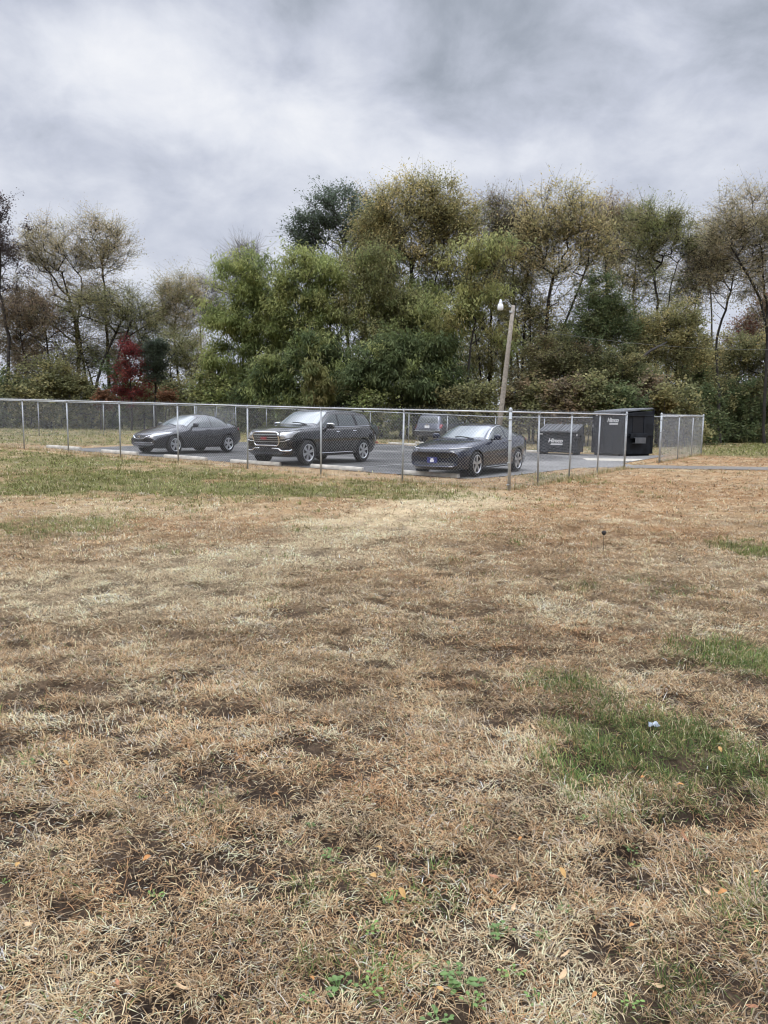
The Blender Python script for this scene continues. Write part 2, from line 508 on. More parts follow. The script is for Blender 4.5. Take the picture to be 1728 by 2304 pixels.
def turf(x, y):
    """what grows where: weights for green, pale straw, rust, bare soil"""
    wx = x + (fbm(x * 1.3, y * 1.3, 3, 5) - .5) * .8; wy = y + (fbm(x * 1.3, y * 1.3, 3, 9) - .5) * .9
    n_a = fbm(x * .55, y * .55, 4, 21); n_b = fbm(x * 1.7, y * 1.7, 4, 33); n_c = fbm(x * 3.6, y * 3.6, 3, 41)
    d = np.hypot(x, y)
    g = blobs(wx, wy, GREEN) + .30 * sstep(.60, .78, n_b) * sstep(.45, .6, n_a)
    s, t = st(wx, wy)
    # greener band outside the fence, grass beyond it
    g = g + .72 * sstep(-9, -5, t) * (1 - sstep(-.6, -.1, t)) * sstep(1, 6, s) * sstep(.33, .54, n_a * .5 + n_b * .5)
    g = g + .6 * sstep(20.4, 20.8, t) + .75 * sstep(1, 3, t) * sstep(20, 21, s) + .8 * sstep(21, 25, t) * sstep(2, -1, s)
    trail = [gpt(*q) for q in ((-200, 1345), (150, 1330), (420, 1300), (640, 1240), (850, 1175), (1070, 1112))]
    td = np.min([seg_dist(wx, wy, a, c) for a, c in zip(trail[:-1], trail[1:])], 0)
    p = .95 * np.exp(-(td / (.42 + .03 * d)) ** 2) + .6 * blobs(wx, wy, PALE) + .45 * sstep(.56, .72, n_c)
    r = blobs(wx, wy, RUST) + .5 * sstep(.55, .72, fbm(x * .9, y * .9, 4, 77)) + .12 * sstep(7, 16, d) * (s < 0)
    b = blobs(wx, wy, BARE) * sstep(.38, .56, fbm(x * 4.2, y * 4.2, 3, 58)) + .9 * sstep(.57, .68, fbm(x * 3.6, y * 3.6, 4, 55)) * (1 - .6 * sstep(10, 18, d))
    return np.clip(g, 0, 1), np.clip(p, 0, 1), np.clip(r, 0, 1), np.clip(b, 0, 1)


def relief(x, y):
    d = np.hypot(x, y)
    k = 1 - sstep(12, 20, d)
    g, p, r, b = turf(x, y)
    return k * ((fbm(x * 2.0, y * 2.0, 4, 3) - .5) * .075 + (fbm(x * 7, y * 7, 3, 8) - .5) * .03 - .035 * b)


def seg(*parts):
    out = []
    for a, b, stp in parts:
        out += list(np.arange(a, b - 1e-6, stp))
    return np.array(out)


fine = seg((0, 4.5, .075), (4.5, 12, .2), (12, 40, .7), (40, 120, 8), (120, 601, 80))
xs = np.concatenate([-fine[:0:-1], fine])
ys = np.concatenate([seg((-300, -40, 60), (-40, -6, 6), (-6, .8, .4)), seg((.8, 8, .075), (8, 16, .16), (16, 30, .45), (30, 75, .9), (75, 160, 8), (160, 641, 60))])
GX, GY = np.meshgrid(xs, ys)
gx, gy = GX.ravel(), GY.ravel()
s_, t_ = st(gx, gy)
lot = inside(s_, t_, LOT) | inside(s_, t_, DRIVE)
gz = tz(gx, gy) + relief(gx, gy) - .02 * lot
C_SOIL = np.array((.026, .018, .013)); C_THATCH = np.array((.12, .085, .056))
C_PALE = np.array((.58, .46, .29)); C_TAN = np.array((.385, .268, .148)); C_RUST = np.array((.32, .186, .092)); C_GREEN = np.array((.095, .145, .040)); C_GREY = np.array((.36, .31, .24))


def ground_cols(x, y):
    g, p, r, b = turf(x, y)
    d = np.hypot(x, y)[:, None]
    far = np.clip((d - 3) / 9, 0, 1)                       # where single blades no longer cover the ground, the sheet itself is the turf
    near_c = C_SOIL * 1.3 + (C_THATCH - C_SOIL) * (sstep(.3, .8, fbm(x * 7, y * 7, 5, 14))[:, None]) * (1 - .8 * b[:, None])
    f = C_TAN[None] * np.ones((len(x), 1))
    f = f + (C_RUST - f) * (r * .75)[:, None]; f = f + (C_PALE - f) * (p * .92)[:, None]; f = f + (np.array((.12, .125, .045)) - f) * (g * .8)[:, None]
    f = f + (C_SOIL * 1.6 - f) * (b * .6)[:, None]
    f = f * (.72 + .5 * fbm(x * 6, y * 3, 4, 61)[:, None])
    return near_c * (1 - far) + f * .85 * far


cols = ground_cols(gx, gy)
nx, ny = len(xs), len(ys)
idx = np.arange(nx * ny).reshape(ny, nx)
quads = np.stack([idx[:-1, :-1].ravel(), idx[:-1, 1:].ravel(), idx[1:, 1:].ravel(), idx[1:, :-1].ravel()], 1)
g_o = link('ground', np_mesh('ground', np.stack([gx, gy, gz], 1), [quads], cols, True), M['soil'])
tag(g_o, kind='structure')


def lot_sheet(name, poly, step, zoff, colf, mat, kind='structure'):
    """a sheet laid on the terrain inside a polygon given in lot coordinates"""
    bm = bmesh.new()
    vs = [bm.verts.new((p[0], p[1], 0)) for p in poly]
    bm.faces.new(vs)
    lo = np.min(poly, 0); hi = np.max(poly, 0)
    for ax in (0, 1):
        for c in np.arange(math.ceil(lo[ax] / step) * step, hi[ax], step):
            co = [0, 0, 0]; co[ax] = c + .0013
            no = [0, 0, 0]; no[ax] = 1
            bmesh.ops.bisect_plane(bm, geom=bm.verts[:] + bm.edges[:] + bm.faces[:], plane_co=co, plane_no=no)
    bmesh.ops.triangulate(bm, faces=[f for f in bm.faces if len(f.verts) > 4])
    bm.verts.ensure_lookup_table()
    P = np.array([v.co[:] for v in bm.verts])
    X, Y = W(P[:, 0], P[:, 1])
    Zc = tz(X, Y) + zoff
    for v, a, b, c in zip(bm.verts, X, Y, Zc): v.co = (a, b, c)
    bmesh.ops.recalc_face_normals(bm, faces=bm.faces)
    if sum(f.normal.z for f in bm.faces) < 0: bmesh.ops.reverse_faces(bm, faces=bm.faces)
    me = bpy.data.meshes.new(name); bm.to_mesh(me); bm.free()
    a = me.attributes.new('tint', 'FLOAT_COLOR', 'POINT')
    cc = np.ones((len(P), 4), np.float32); cc[:, :3] = colf(X, Y, P[:, 0], P[:, 1])
    a.data.foreach_set('color', cc.ravel())
    o = link(name, me, mat, smooth=True)
    return tag(o, kind=kind)


def asph(X, Y, s, t):
    base = np.array((.078, .077, .075)); pale = np.array((.20, .195, .185)); dark = np.array((.045, .046, .05))
    n = fbm(X * .7, Y * .7, 4, 91); n2 = fbm(s * .35, t * 2.2, 4, 95)
    k = np.clip(sstep(.45, .7, n) * .55 + .75 * (1 - sstep(2.2, 5, s)) + .4 * sstep(.55, .75, n2), 0, 1)[:, None]
    d = (np.exp(-((t - 10.9 - .05 * s) / .35) ** 2) * sstep(4, 6, s) * (1 - sstep(9, 13, s)) * .9)[:, None]
    c = base + (pale - base) * k
    return c + (dark - c) * d


lot_o = lot_sheet('car_park_surface', LOT, .5, .006, asph, M['asphalt'])
drv_o = lot_sheet('driveway', DRIVE, .5, .010, lambda X, Y, s, t: np.array((.17, .155, .135)) * (.75 + .5 * fbm(X, Y, 4, 3))[:, None], M['asphalt'])
pad_o = lot_sheet('concrete_pad', [(.95, 14.2), (2.6, 13.6), (3.4, 15.4), (1.0, 16.2)], .4, .014, lambda X, Y, s, t: np.array((.42, .39, .33)) * (.8 + .4 * fbm(X * 2, Y * 2, 4, 3))[:, None], M['asphalt'])
# faded bay lines
for k, s0 in enumerate((16.9, 12.35, 6.4, .0)):
    if k == 3: break
    lot_sheet('bay_line', [(s0, 2.4), (s0 + .07, 2.4), (s0 + .07, 7.4), (s0, 7.4)], .5, .0105, lambda X, Y, s, t: np.array((.30, .30, .29)) * (.6 + .7 * fbm(X * 4, Y * 4, 4, 3))[:, None], M['asphalt'])

# ------------------------------------------------------------------ grass
def blades(bx, by, bz, ang, length, width, lean, curl, cols, name):
    """bent ribbons of two segments; lean is the start angle above the ground"""
    n = len(bx)
    d = np.stack([np.cos(ang), np.sin(ang)], 1)
    sd = np.stack([-d[:, 1], d[:, 0]], 1)
    B = np.stack([bx, by, bz], 1)
    l1 = length * .5
    e2 = np.clip(lean - curl, -.35, 1.5)
    m = B + np.concatenate([d * (l1 * np.cos(lean))[:, None], (l1 * np.sin(lean))[:, None]], 1)
    tp = m + np.concatenate([d * (l1 * np.cos(e2))[:, None], (l1 * np.sin(e2))[:, None]], 1)
    tp[:, 2] = np.maximum(tp[:, 2], bz - .01)
    w3 = np.concatenate([sd, np.zeros((n, 1))], 1) * (width / 2)[:, None]
    V = np.stack([B - w3, B + w3, m + w3 * .85, m - w3 * .85, tp], 1).reshape(-1, 3)
    i = np.arange(n) * 5
    q = np.stack([i, i + 1, i + 2, i + 3], 1); t3 = np.stack([i + 3, i + 2, i + 4], 1)
    # tone varies from tip to root a little, as dry blades bleach at the tips
    C = np.repeat(cols, 5, 0)
    return V, q, t3, C


def scatter(y0, y1, dens, tuft, Lm, Wd, seed, keep=None):
    rg = np.random.default_rng(seed)
    xm = .57 * y1 + 1.6
    area = 2 * xm * (y1 - y0)
    nt_ = int(area * dens / tuft)
    cx = rg.uniform(-xm, xm, nt_); cy = rg.uniform(y0, y1, nt_)
    ok = np.abs(cx) < .57 * cy + 1.6
    s, t = st(cx, cy)
    ok &= ~(inside(s, t, LOT) | inside(s, t, DRIVE))
    cx, cy = cx[ok], cy[ok]
    g, p, r, b = turf(cx, cy)
    hold = rg.random(len(cx)) > b * .78
    cx, cy, g, p, r, b = [q[hold] for q in (cx, cy, g, p, r, b)]
    k = len(cx)
    # each tuft has one species / state
    u = rg.random(k)
    isg = u < g * .9
    fd = sstep(7, 14, np.hypot(cx, cy))[:, None]
    tone = np.where(isg[:, None], C_GREEN * (1 - fd) + np.array((.19, .20, .07)) * fd, C_TAN)
    u2 = rg.random(k)
    isp = (~isg) & (u2 < .13 + .85 * p); isr = (~isg) & (~isp) & (u2 < .30 + .7 * p + .5 * r)
    isy = (~isg) & (~isp) & (~isr) & (rg.random(k) < .22)
    tone = np.where(isp[:, None], C_PALE, tone); tone = np.where(isr[:, None], C_RUST, tone); tone = np.where(isy[:, None], C_GREY, tone)
    lean0 = rg.uniform(.08, .65, k) + .5 * isg
    dir0 = rg.uniform(0, 2 * PI, k) * .35 + 6 * fbm(cx * .8, cy * .8, 2, 19)
    spread = rg.uniform(.35, 1.0, k)
    sz = rg.uniform(.7, 1.35, k) * (1 + .25 * isg)
    rad = rg.uniform(.02, .06, k) * (1 + .02 * y0)
    K = np.repeat(np.arange(k), tuft)
    n = len(K)
    off = rg.normal(0, 1, (n, 2)) * rad[K][:, None]
    bx = cx[K] + off[:, 0]; by = cy[K] + off[:, 1]
    ang = np.where(rg.random(n) < .55, np.arctan2(off[:, 1], off[:, 0]) + rg.normal(0, .6, n), dir0[K] + rg.normal(0, 1, n) * spread[K])
    stray = rg.random(n) < .18
    ang = np.where(stray, rg.uniform(0, 2 * PI, n), ang)
    ln = Lm * sz[K] * rg.uniform(.45, 1.25, n)
    lean = np.clip(lean0[K] + rg.normal(0, .28, n), .02, 1.45)
    lean = np.where(stray, rg.uniform(0, .3, n), lean)
    curl = rg.uniform(.0, 1.1, n)
    wd = Wd * rg.uniform(.5, 1.15, n)
    mot = .72 + .56 * sstep(.25, .75, fbm(cx * 4.5, cy * 3.0, 4, 88))
    c = (tone * mot[:, None])[K] * np.exp(rg.normal(0, .26, n))[:, None]
    # single blades of another colour in every tuft
    j = rg.random(n)
    c = np.where((j < .085)[:, None], C_PALE * np.exp(rg.normal(.05, .2, n))[:, None], c)
    c = np.where(((j > .12) & (j < .18))[:, None], C_SOIL * 2.0, c)
    gy = isg[K] & (rg.random(n) < .3)
    c = np.where(gy[:, None], np.array((.20, .20, .07)) * np.exp(rg.normal(0, .2, n))[:, None], c)
    c = np.where(((j > .18) & (j < .205) & ~(isp[K]))[:, None], C_GREEN * 1.1, c)
    c = np.clip(c, .01, .62)
    bz = tz(bx, by) + relief(bx, by) - .004 + rg.uniform(0, .012, n)
    return blades(bx, by, bz, ang, ln, wd, lean, curl, c, '')


VS, QS, T3, CS = [], [], [], []
base = 0


def put(res):
    global base
    V, q, t3, C = res
    VS.append(V); QS.append(q + base); T3.append(t3 + base); CS.append(C)
    base += len(V)


for y0, y1, dn, tf, Lm, Wd, sd_ in ((1.25, 3.0, 20000, 20, .052, .0029, 1), (3.0, 5.0, 15500, 20, .053, .0035, 2), (5.0, 8.0, 8600, 18, .056, .0045, 3), (8.0, 12.5, 4000, 16, .060, .0064, 4), (12.5, 20, 900, 14, .075, .011, 5), (20, 34, 260, 10, .08, .016, 6), (34, 60, 55, 8, .11, .028, 7)):
    put(scatter(y0, y1, dn, tf, Lm, Wd, sd_))
# flat broken thatch between the tufts
for y0, y1, dn, Lm, Wd, sd_ in ((1.25, 3.2, 7000, .030, .0030, 31), (3.2, 6, 3600, .034, .0038, 32), (6, 11, 1300, .042, .0055, 33)):
    rg = np.random.default_rng(sd_)
    xm = .57 * y1 + 1.6
    n = int(2 * xm * (y1 - y0) * dn)
    x = rg.uniform(-xm, xm, n); y = rg.uniform(y0, y1, n)
    ok = np.abs(x) < .57 * y + 1.6
    x, y = x[ok], y[ok]; n = len(x)
    tone = np.where((rg.random(n) < .55)[:, None], C_SOIL * 2.2, np.where((rg.random(n) < .5)[:, None], C_TAN * .55, C_RUST * .55)) * np.exp(rg.normal(0, .35, n))[:, None]
    put(blades(x, y, tz(x, y) + relief(x, y) + rg.uniform(-.003, .006, n), rg.uniform(0, 2 * PI, n), Lm * rg.uniform(.4, 1.3, n), Wd * rg.uniform(.5, 1.2, n), rg.uniform(0, .5, n), rg.uniform(0, .6, n), np.clip(tone, .01, .5), ''))
# uncut grass left by the mower along the foot of the fences
rg = np.random.default_rng(41)
n = 16000
q = rg.random(n)
s_f = np.where(q < .62, rg.uniform(-.1, 25, n), rg.normal(0, .09, n)); t_f = np.where(q < .62, rg.normal(0, .09, n), rg.uniform(0, 9.6, n))
s_f = np.where(q > .9, rg.normal(-.1, .09, n), s_f); t_f = np.where(q > .9, rg.uniform(13.9, 22, n), t_f)
x, y = W(s_f, t_f)
clump = fbm(x * 2.2, y * 2.2, 3, 71)
ok = rg.random(n) < sstep(.35, .6, clump)
x, y = x[ok], y[ok]; n = len(x)
tone = np.where((rg.random(n) < .3)[:, None], np.array((.17, .18, .06)), np.where((rg.random(n) < .5)[:, None], C_PALE * .9, C_TAN)) * np.exp(rg.normal(0, .25, n))[:, None]
put(blades(x, y, tz(x, y), rg.uniform(0, 2 * PI, n), rg.uniform(.07, .20, n), rg.uniform(.005, .010, n), rg.uniform(.7, 1.5, n), rg.uniform(.1, .9, n), np.clip(tone, .01, .6), ''))
gme = np_mesh('grass', np.concatenate(VS), [np.concatenate(QS), np.concatenate(T3)], np.concatenate(CS))
gr_o = link('grass', gme, M['blade'])
tag(gr_o, 'patchy dormant lawn of straw coloured and green blades', 'grass', kind='stuff')
print('grass blades', base // 5)

# ------------------------------------------------------------------ chain link fences
def gp(s, t, z=0.0):
    x, y = W(s, t)
    return Vector((float(x), float(y), float(tz(x, y)) + z))


FH = 1.80


def chain_fence(ss, label, rail_r=.0185, post_r=.023, wire=.0011, ends=(None, None), group='chain link fences round the car park', mat='galv', mesh=.084, ticks=True):
    """ss: list of (s, t) post spots; ends: radius of a heavier post at that end, with a dome cap"""
    root = empty('chain_link_fence', gp(*ss[0]))
    tag(root, label, 'fence', group)
    o0 = Vector(root.location)
    pts = [gp(*q) - o0 for q in ss]
    rgf = random.Random(len(label))
    for i, p in enumerate(pts):
        e = ends[0] if i == 0 else ends[1] if i == len(pts) - 1 else None
        if e == 0: continue
        m = MB()
        r = e or post_r
        h = FH + (.05 if e else -.01)
        ln_ = Vector((rgf.uniform(-.02, .02), rgf.uniform(-.02, .02), 0))
        m.tube([p - ln_ + Vector((0, 0, -.1)), p + Vector((0, 0, h))], r, 12)
        if e:
            for hb in (.12, .62, 1.15, 1.62):
                m.tube([p + Vector((0, 0, hb)), p + Vector((0, 0, hb + .03))], r + .007, 12)
        po = m.build('post', M[mat], root, smooth=True)
        c = MB()
        if e:
            c.lathe([(r + .008, h - .03), (r + .008, h + .01), (r * .8, h + .035), (r * .4, h + .05), (.001, h + .053)], 12, Matrix.Translation(p))
        else:
            d = (pts[min(i + 1, len(pts) - 1)] - pts[max(i - 1, 0)]).normalized()
            c.tube([p + Vector((0, 0, FH)) - d * .03, p + Vector((0, 0, FH)) + d * .03], rail_r + .008, 10)
            c.tube([p + Vector((0, 0, FH - .06)), p + Vector((0, 0, FH))], r + .006, 10)
        c.build('post_cap', M[mat], po, smooth=True)
    m = MB()
    for a, b in zip(pts[:-1], pts[1:]):
        m.tube([a + Vector((0, 0, FH)), b + Vector((0, 0, FH))], rail_r, 8)
    m.build('top_rail', M['rail'], root, smooth=True)
    # tension wire along the foot
    m = MB()
    for a, b in zip(pts[:-1], pts[1:]):
        m.tube([a + Vector((0, 0, .05)), b + Vector((0, 0, .05))], wire * 1.2, 4)
    m.build('tension_wire', M['wire'], root)
    # the woven fabric: two families of diagonal wires, set 2 wires apart, with a barb on every top crossing
    V = []; Q = []
    nv = 0
    P = np.array([list(p) for p in pts]); seglen = np.hypot(*(P[1:, :2] - P[:-1, :2]).T); cum = np.concatenate([[0], np.cumsum(seglen)])
    Ltot = cum[-1]
    z0, z1 = .03, FH + .035
    dirn = (P[-1, :2] - P[0, :2]) / np.linalg.norm(P[-1, :2] - P[0, :2]); nrm = np.array([-dirn[1], dirn[0]])
    Hh = z1 - z0

    def pos(d, z):
        x = np.interp(d, cum, P[:, 0]); y = np.interp(d, cum, P[:, 1]); b = np.interp(d, cum, P[:, 2])
        return np.stack([x, y, b + z], -1)
    for fam in (1, -1):
        k = np.arange(-Hh, Ltot + Hh, mesh)
        a0 = k if fam == 1 else k + 0.0
        # wire from (a0, z0) to (a0 + fam*Hh, z1), clipped to [0, Ltot], in 4 pieces so it follows the slope
        for piece in range(3):
            za = z0 + Hh * piece / 3; zb = z0 + Hh * (piece + 1) / 3
            da = a0 + fam * (za - z0); db = a0 + fam * (zb - z0)
            A_d = np.clip(da, 0, Ltot); B_d = np.clip(db, 0, Ltot)
            A_z = za + fam * (A_d - da); B_z = zb + fam * (B_d - db)
            ok = np.abs(A_d - B_d) > .004
            A = pos(A_d[ok], A_z[ok]); B = pos(B_d[ok], B_z[ok])
            V.append((A, B, fam))
    if ticks:
        k = np.arange(mesh / 2, Ltot, mesh)
        V.append((pos(k, np.full(len(k), z1 - .01)), pos(k, np.full(len(k), z1 + .035)), 0))
    vs = []; qs = []
    base_ = 0
    for A, B, fam in V:
        n = len(A)
        if n == 0: continue
        ax = (B - A) / np.linalg.norm(B - A, axis=1)[:, None]
        e1 = np.tile(np.array([nrm[0], nrm[1], 0]), (n, 1)); e2 = np.cross(ax, e1)
        w_ = wire * (2.3 if fam == 0 else 1)
        for E_ in (A, B):
            for an in (0, 2.094, 4.189):
                vs.append(E_ + e1 * (math.cos(an) * w_ + fam * wire) + e2 * (math.sin(an) * w_))
        i = np.arange(n)
        for q in range(3):
            q2 = (q + 1) % 3
            qs.append(np.stack([base_ + q * n + i, base_ + q2 * n + i, base_ + (3 + q2) * n + i, base_ + (3 + q) * n + i], 1))
        base_ += 6 * n
    me = np_mesh('chain_link_mesh', np.concatenate(vs), [np.concatenate(qs)])
    o = link('chain_link_mesh', me, M['wire'], root)
    return root


near_s = [0, 2.85, 5.45, 8.1, 11.0, 13.75, 16.55, 19.2, 22.0, 24.8]
chain_fence([(s, 0) for s in near_s], 'long chain link fence running along the lawn in front of the parked cars', ends=(.038, None))
chain_fence([(0, t) for t in (0, 1.75, 4.15, 6.65, 9.5)], 'short chain link fence from the fat corner post to the open gateway', ends=(0, .034))
chain_fence([(-.1, t) for t in (13.9, 17.0, 19.8, 22.1)], 'chain link fence beyond the gateway, beside the big dumpster', ends=(.036, .034), wire=.0019)
chain_fence([(s, 22.12) for s in (0, 2.3, 5.1, 7.75, 10.55, 13.55, 16.1, 18.85, 21.7, 24.5, 27.2, 30)], 'long far chain link fence behind the dumpsters and cars, below the trees', ends=(0, .04), wire=.0014)
chain_fence([(30, t) for t in (18.4, 15.1, 11.5, 7.5, 3.8, 0)], 'distant chain link fence at the side of the car park, beyond the brown grass strip', ends=(.045, None), wire=.0014)


def gate_leaf(a, b, label):
    root = empty('chain_link_gate', gp(*a))
    tag(root, label, 'gate', 'gate leaves in the far fence')
    o0 = Vector(root.location)
    A = gp(*a) - o0; B = gp(*b) - o0
    up = Vector((0, 0, 1))
    m = MB()
    m.tube([A + up * .08, A + up * 1.78, B + up * 1.78, B + up * .08, A + up * .08], .022, 8)
    m.build('gate_frame', M['galv'], root, smooth=True)
    m = MB()
    n = int((B - A).length / .07); d = (B - A)
    for k in range(-n, 2 * n):
        for fm in (1, -1):
            q = [(k / n, .08), (k / n + fm * 1.7 / d.length, 1.78)]
            (x0, z0), (x1, z1) = q
            lo, hi = 0.0, 1.0
            if x1 == x0: continue
            ta, tb = sorted(((0 - x0) / (x1 - x0), (1 - x0) / (x1 - x0)))
            lo, hi = max(lo, ta), min(hi, tb)
            if hi - lo < .02: continue
            p0 = A + d * (x0 + (x1 - x0) * lo) + up * (z0 + (z1 - z0) * lo); p1 = A + d * (x0 + (x1 - x0) * hi) + up * (z0 + (z1 - z0) * hi)
            m.tube([p0, p1], .0028, 3, False)
    m.build('chain_link_mesh', M['wire'], root)
    m = MB()
    m.tube([B + up * 1.02, B + up * 1.32], .045, 8); m.box(B + up * 1.35, (.12, .12, .08))
    m.build('latch', M['galv'], root)


gate_leaf((30, 18.55), (30, 20.2), 'gate leaf hung on the thick post behind the grey compact sedan')
gate_leaf((30, 20.32), (30, 21.95), 'gate leaf with the latch, beside the corner of the far fence')

# ------------------------------------------------------------------ cars
def resample(poly, n):
    P = np.array(poly, float)
    if len(P) == 1: return np.repeat(P, n, 0)
    c = np.concatenate([[0], np.cumsum(np.linalg.norm(np.diff(P, axis=0), axis=1))])
    u = np.linspace(0, c[-1], n)
    return np.stack([np.interp(u, c, P[:, k]) for k in range(P.shape[1])], 1)


def smooth_interp(pts, x, w=.05):
    p = np.array(pts, float)
    v = 0
    offs = np.linspace(-w, w, 7)
    for o in offs: v = v + np.interp(x + o, p[:, 0], p[:, 1])
    return v / len(offs)


class Car:
    """local axes: x runs from nose (0) to tail (L), y to the car's right when the nose looks to -x ... z up"""
    def __init__(s, spec, paint_mat, label, loc_st, nose_to, group):
        s.sp = spec
        L = spec['L']
        x, y = W(*loc_st)
        rz = math.atan2(UU[1], UU[0]) if nose_to == 'near' else math.atan2(-UU[1], -UU[0])
        s.root = empty('parked_car', (float(x), float(y), 0), rz)
        tag(s.root, label, 'car', group)
        d = 1 if nose_to == 'near' else -1
        # sits on the slope of the lot: height and tilt from the ground under its wheels
        xa, xb = spec['fa'], spec['fa'] + spec['wb']
        za = float(tz(x + d * UU[0] * xa, y + d * UU[1] * xa)); zb = float(tz(x + d * UU[0] * xb, y + d * UU[1] * xb))
        s.root.location.z = za - (zb - za) * xa / spec['wb'] + .012
        s.root.rotation_euler = (0, -math.atan2(zb - za, spec['wb']), rz)
        s.body(paint_mat)
        s.wheels()

    def body(s, mat):
        sp = s.sp; L = sp['L']
        n = 74
        u = np.linspace(0, 1, n)
        xs = L * (.5 - .5 * np.cos(PI * u)) * .35 + L * u * .65
        zt = smooth_interp(sp['top'], xs, .05); zb = smooth_interp(sp['belt'], xs, .08); zo = smooth_interp(sp['bot'], xs, .05)
        wd_ = smooth_interp(sp['w'], xs, .12); kk = smooth_interp(sp['k'], xs, .2)
        zt = np.maximum(zt, zb + .02)
        tum = sp['tum']; Wm = max(p[1] for p in sp['w'])
        rings = []
        for i in range(n):
            w, b, t, o, k = wd_[i], zb[i], zt[i], zo[i], kk[i]
            h = t - b
            yr = w * .915 - tum * .88 * h - .02 * min(1, h / .1)
            cr = min(.11, h * .55)
            hb = b - o
            half = [(0, o), (w * .78, o), (w * .95, o + .05), (w * .985, o + hb * .22), (w * .985, o + hb * .34), (w * 1.0, o + hb * .52), (w * 1.0, o + hb * .70), (w * .988, o + hb * .84), (w * .955, b - .022), (w * .915, b + .004),
                    (w * .915 - tum * .88 * h * .33, b + (h - cr) * .36 + .004), (w * .915 - tum * .88 * h * .66, b + (h - cr) * .70 + .004), (yr, t - cr), (yr - .025 - .03 * min(1, h / .3), t - cr * .52), (yr - .10 - .04 * min(1, h / .3), t - cr * .22), (yr * .55, t - cr * .06), (yr * .28, t - .004), (0, t)]
            ring = [(xs[i] + k * min(1.3, (y / Wm) ** 2 * 1.0), y, z) for y, z in half]
            ring += [(xx, -y, z) for xx, y, z in ring[-2:0:-1]]
            rings.append(ring)
        m_ = len(rings[0])
        vs = [p for r in rings for p in r]
        fs = []
        for i in range(n - 1):
            for j in range(m_):
                j2 = (j + 1) % m_
                fs.append((i * m_ + j, (i + 1) * m_ + j, (i + 1) * m_ + j2, i * m_ + j2))
        # caps: centre fans
        for i, fl in ((0, False), (n - 1, True)):
            c = np.mean(rings[i], 0); c = (c[0], 0, c[2]); ci = len(vs); vs.append(c)
            for j in range(m_):
                t3 = (ci, i * m_ + (j + 1) % m_, i * m_ + j)
                fs.append(t3[::-1] if fl else t3)
        me = bpy.data.meshes.new('body')
        me.from_pydata(vs, [], fs)
        bm = bmesh.new(); bm.from_mesh(me)
        bmesh.ops.recalc_face_normals(bm, faces=bm.faces)
        bm.to_mesh(me)
        s.bvh = BVHTree.FromBMesh(bm)
        bm.free()
        body = link('body', me, mat, s.root)
        body.data.materials.append(M['black_plastic'])
        # wheel arches
        cut = MB()
        for xc in (sp['fa'], sp['fa'] + sp['wb']):
            for sg in (-1, 1):
                Mx = Matrix.Translation((xc, sg * (Wm + .12), sp['r'])) @ Matrix.Rotation(PI / 2, 4, 'X')
                cut.lathe([(.001, -.36), (sp['r'] + sp.get('gap', .055), -.36), (sp['r'] + sp.get('gap', .055), .36), (.001, .36)], 28, Mx)
        co = cut.build('arch_cutter', M['black_plastic'])
        bmm = bmesh.new(); bmm.from_mesh(co.data); bmesh.ops.remove_doubles(bmm, verts=bmm.verts, dist=.004); bmesh.ops.recalc_face_normals(bmm, faces=bmm.faces); bmm.to_mesh(co.data); bmm.free()
        md = body.modifiers.new('arches', 'BOOLEAN'); md.object = co; md.operation = 'DIFFERENCE'; md.solver = 'EXACT'
        # root transform must not matter: both evaluated in the root's space
        co.parent = s.root
        bpy.context.view_layer.update()
        dg = bpy.context.evaluated_depsgraph_get()
        nm = bpy.data.meshes.new_from_object(body.evaluated_get(dg))
        body.modifiers.clear(); body.data = nm; nm.name = 'body'
        bpy.data.objects.remove(co)
        nm.polygons.foreach_set('use_smooth', np.ones(len(nm.polygons), bool))
        try: nm.set_sharp_from_angle(angle=math.radians(42))
        except Exception: pass
        s.bd = body

    def wheels(s):
        sp = s.sp; R = sp['r']; rr = sp['rim']; Wm = max(p[1] for p in sp['w'])
        for xc in (sp['fa'], sp['fa'] + sp['wb']):
            for sg in (-1, 1):
                wl = empty('wheel'); wl.parent = s.root; wl.location = (xc, sg * (Wm - .115), R)
                Mx = Matrix.Rotation(-sg * PI / 2, 4, 'X')
                t = MB(); t.lathe([(rr - .01, -.10), (R - .03, -.108), (R - .004, -.085), (R, -.03), (R, .03), (R - .004, .085), (R - .03, .108), (rr + .015, .10), (rr - .01, .085)], 28, Mx)
                t.build('tyre', M['tyre'], wl, smooth=True)
                q = MB(); q.lathe([(.001, .03), (rr * .9, .035), (rr, .09), (rr - .012, .10)], 28, Mx)
                q.build('barrel', M['dark_alloy'], wl, smooth=True)
                a = MB(); ns = sp['spokes']
                a.lathe([(rr - .024, .088), (rr - .008, .104), (rr + .008, .098)], 28, Mx)
                a.lathe([(.001, .085), (.055, .082), (.065, .06)], 14, Mx)
                for k in range(ns):
                    for off in sp['twin']:
                        an = 2 * PI * k / ns + .3
                        Mk = Mx @ Matrix.Rotation(an, 4, 'Z') @ Matrix.Translation((rr * .52, 0, 0)) @ Matrix.Rotation(off, 4, 'Z')
                        a.box((0, off * .12, .078), (rr * .95, sp['spw'], .03), Mk)
                a.build('rim', M['alloy'], wl, smooth=False)

    def cast(s, o, d):
        h = s.bvh.ray_cast(Vector(o), Vector(d))
        return h[0], h[1]

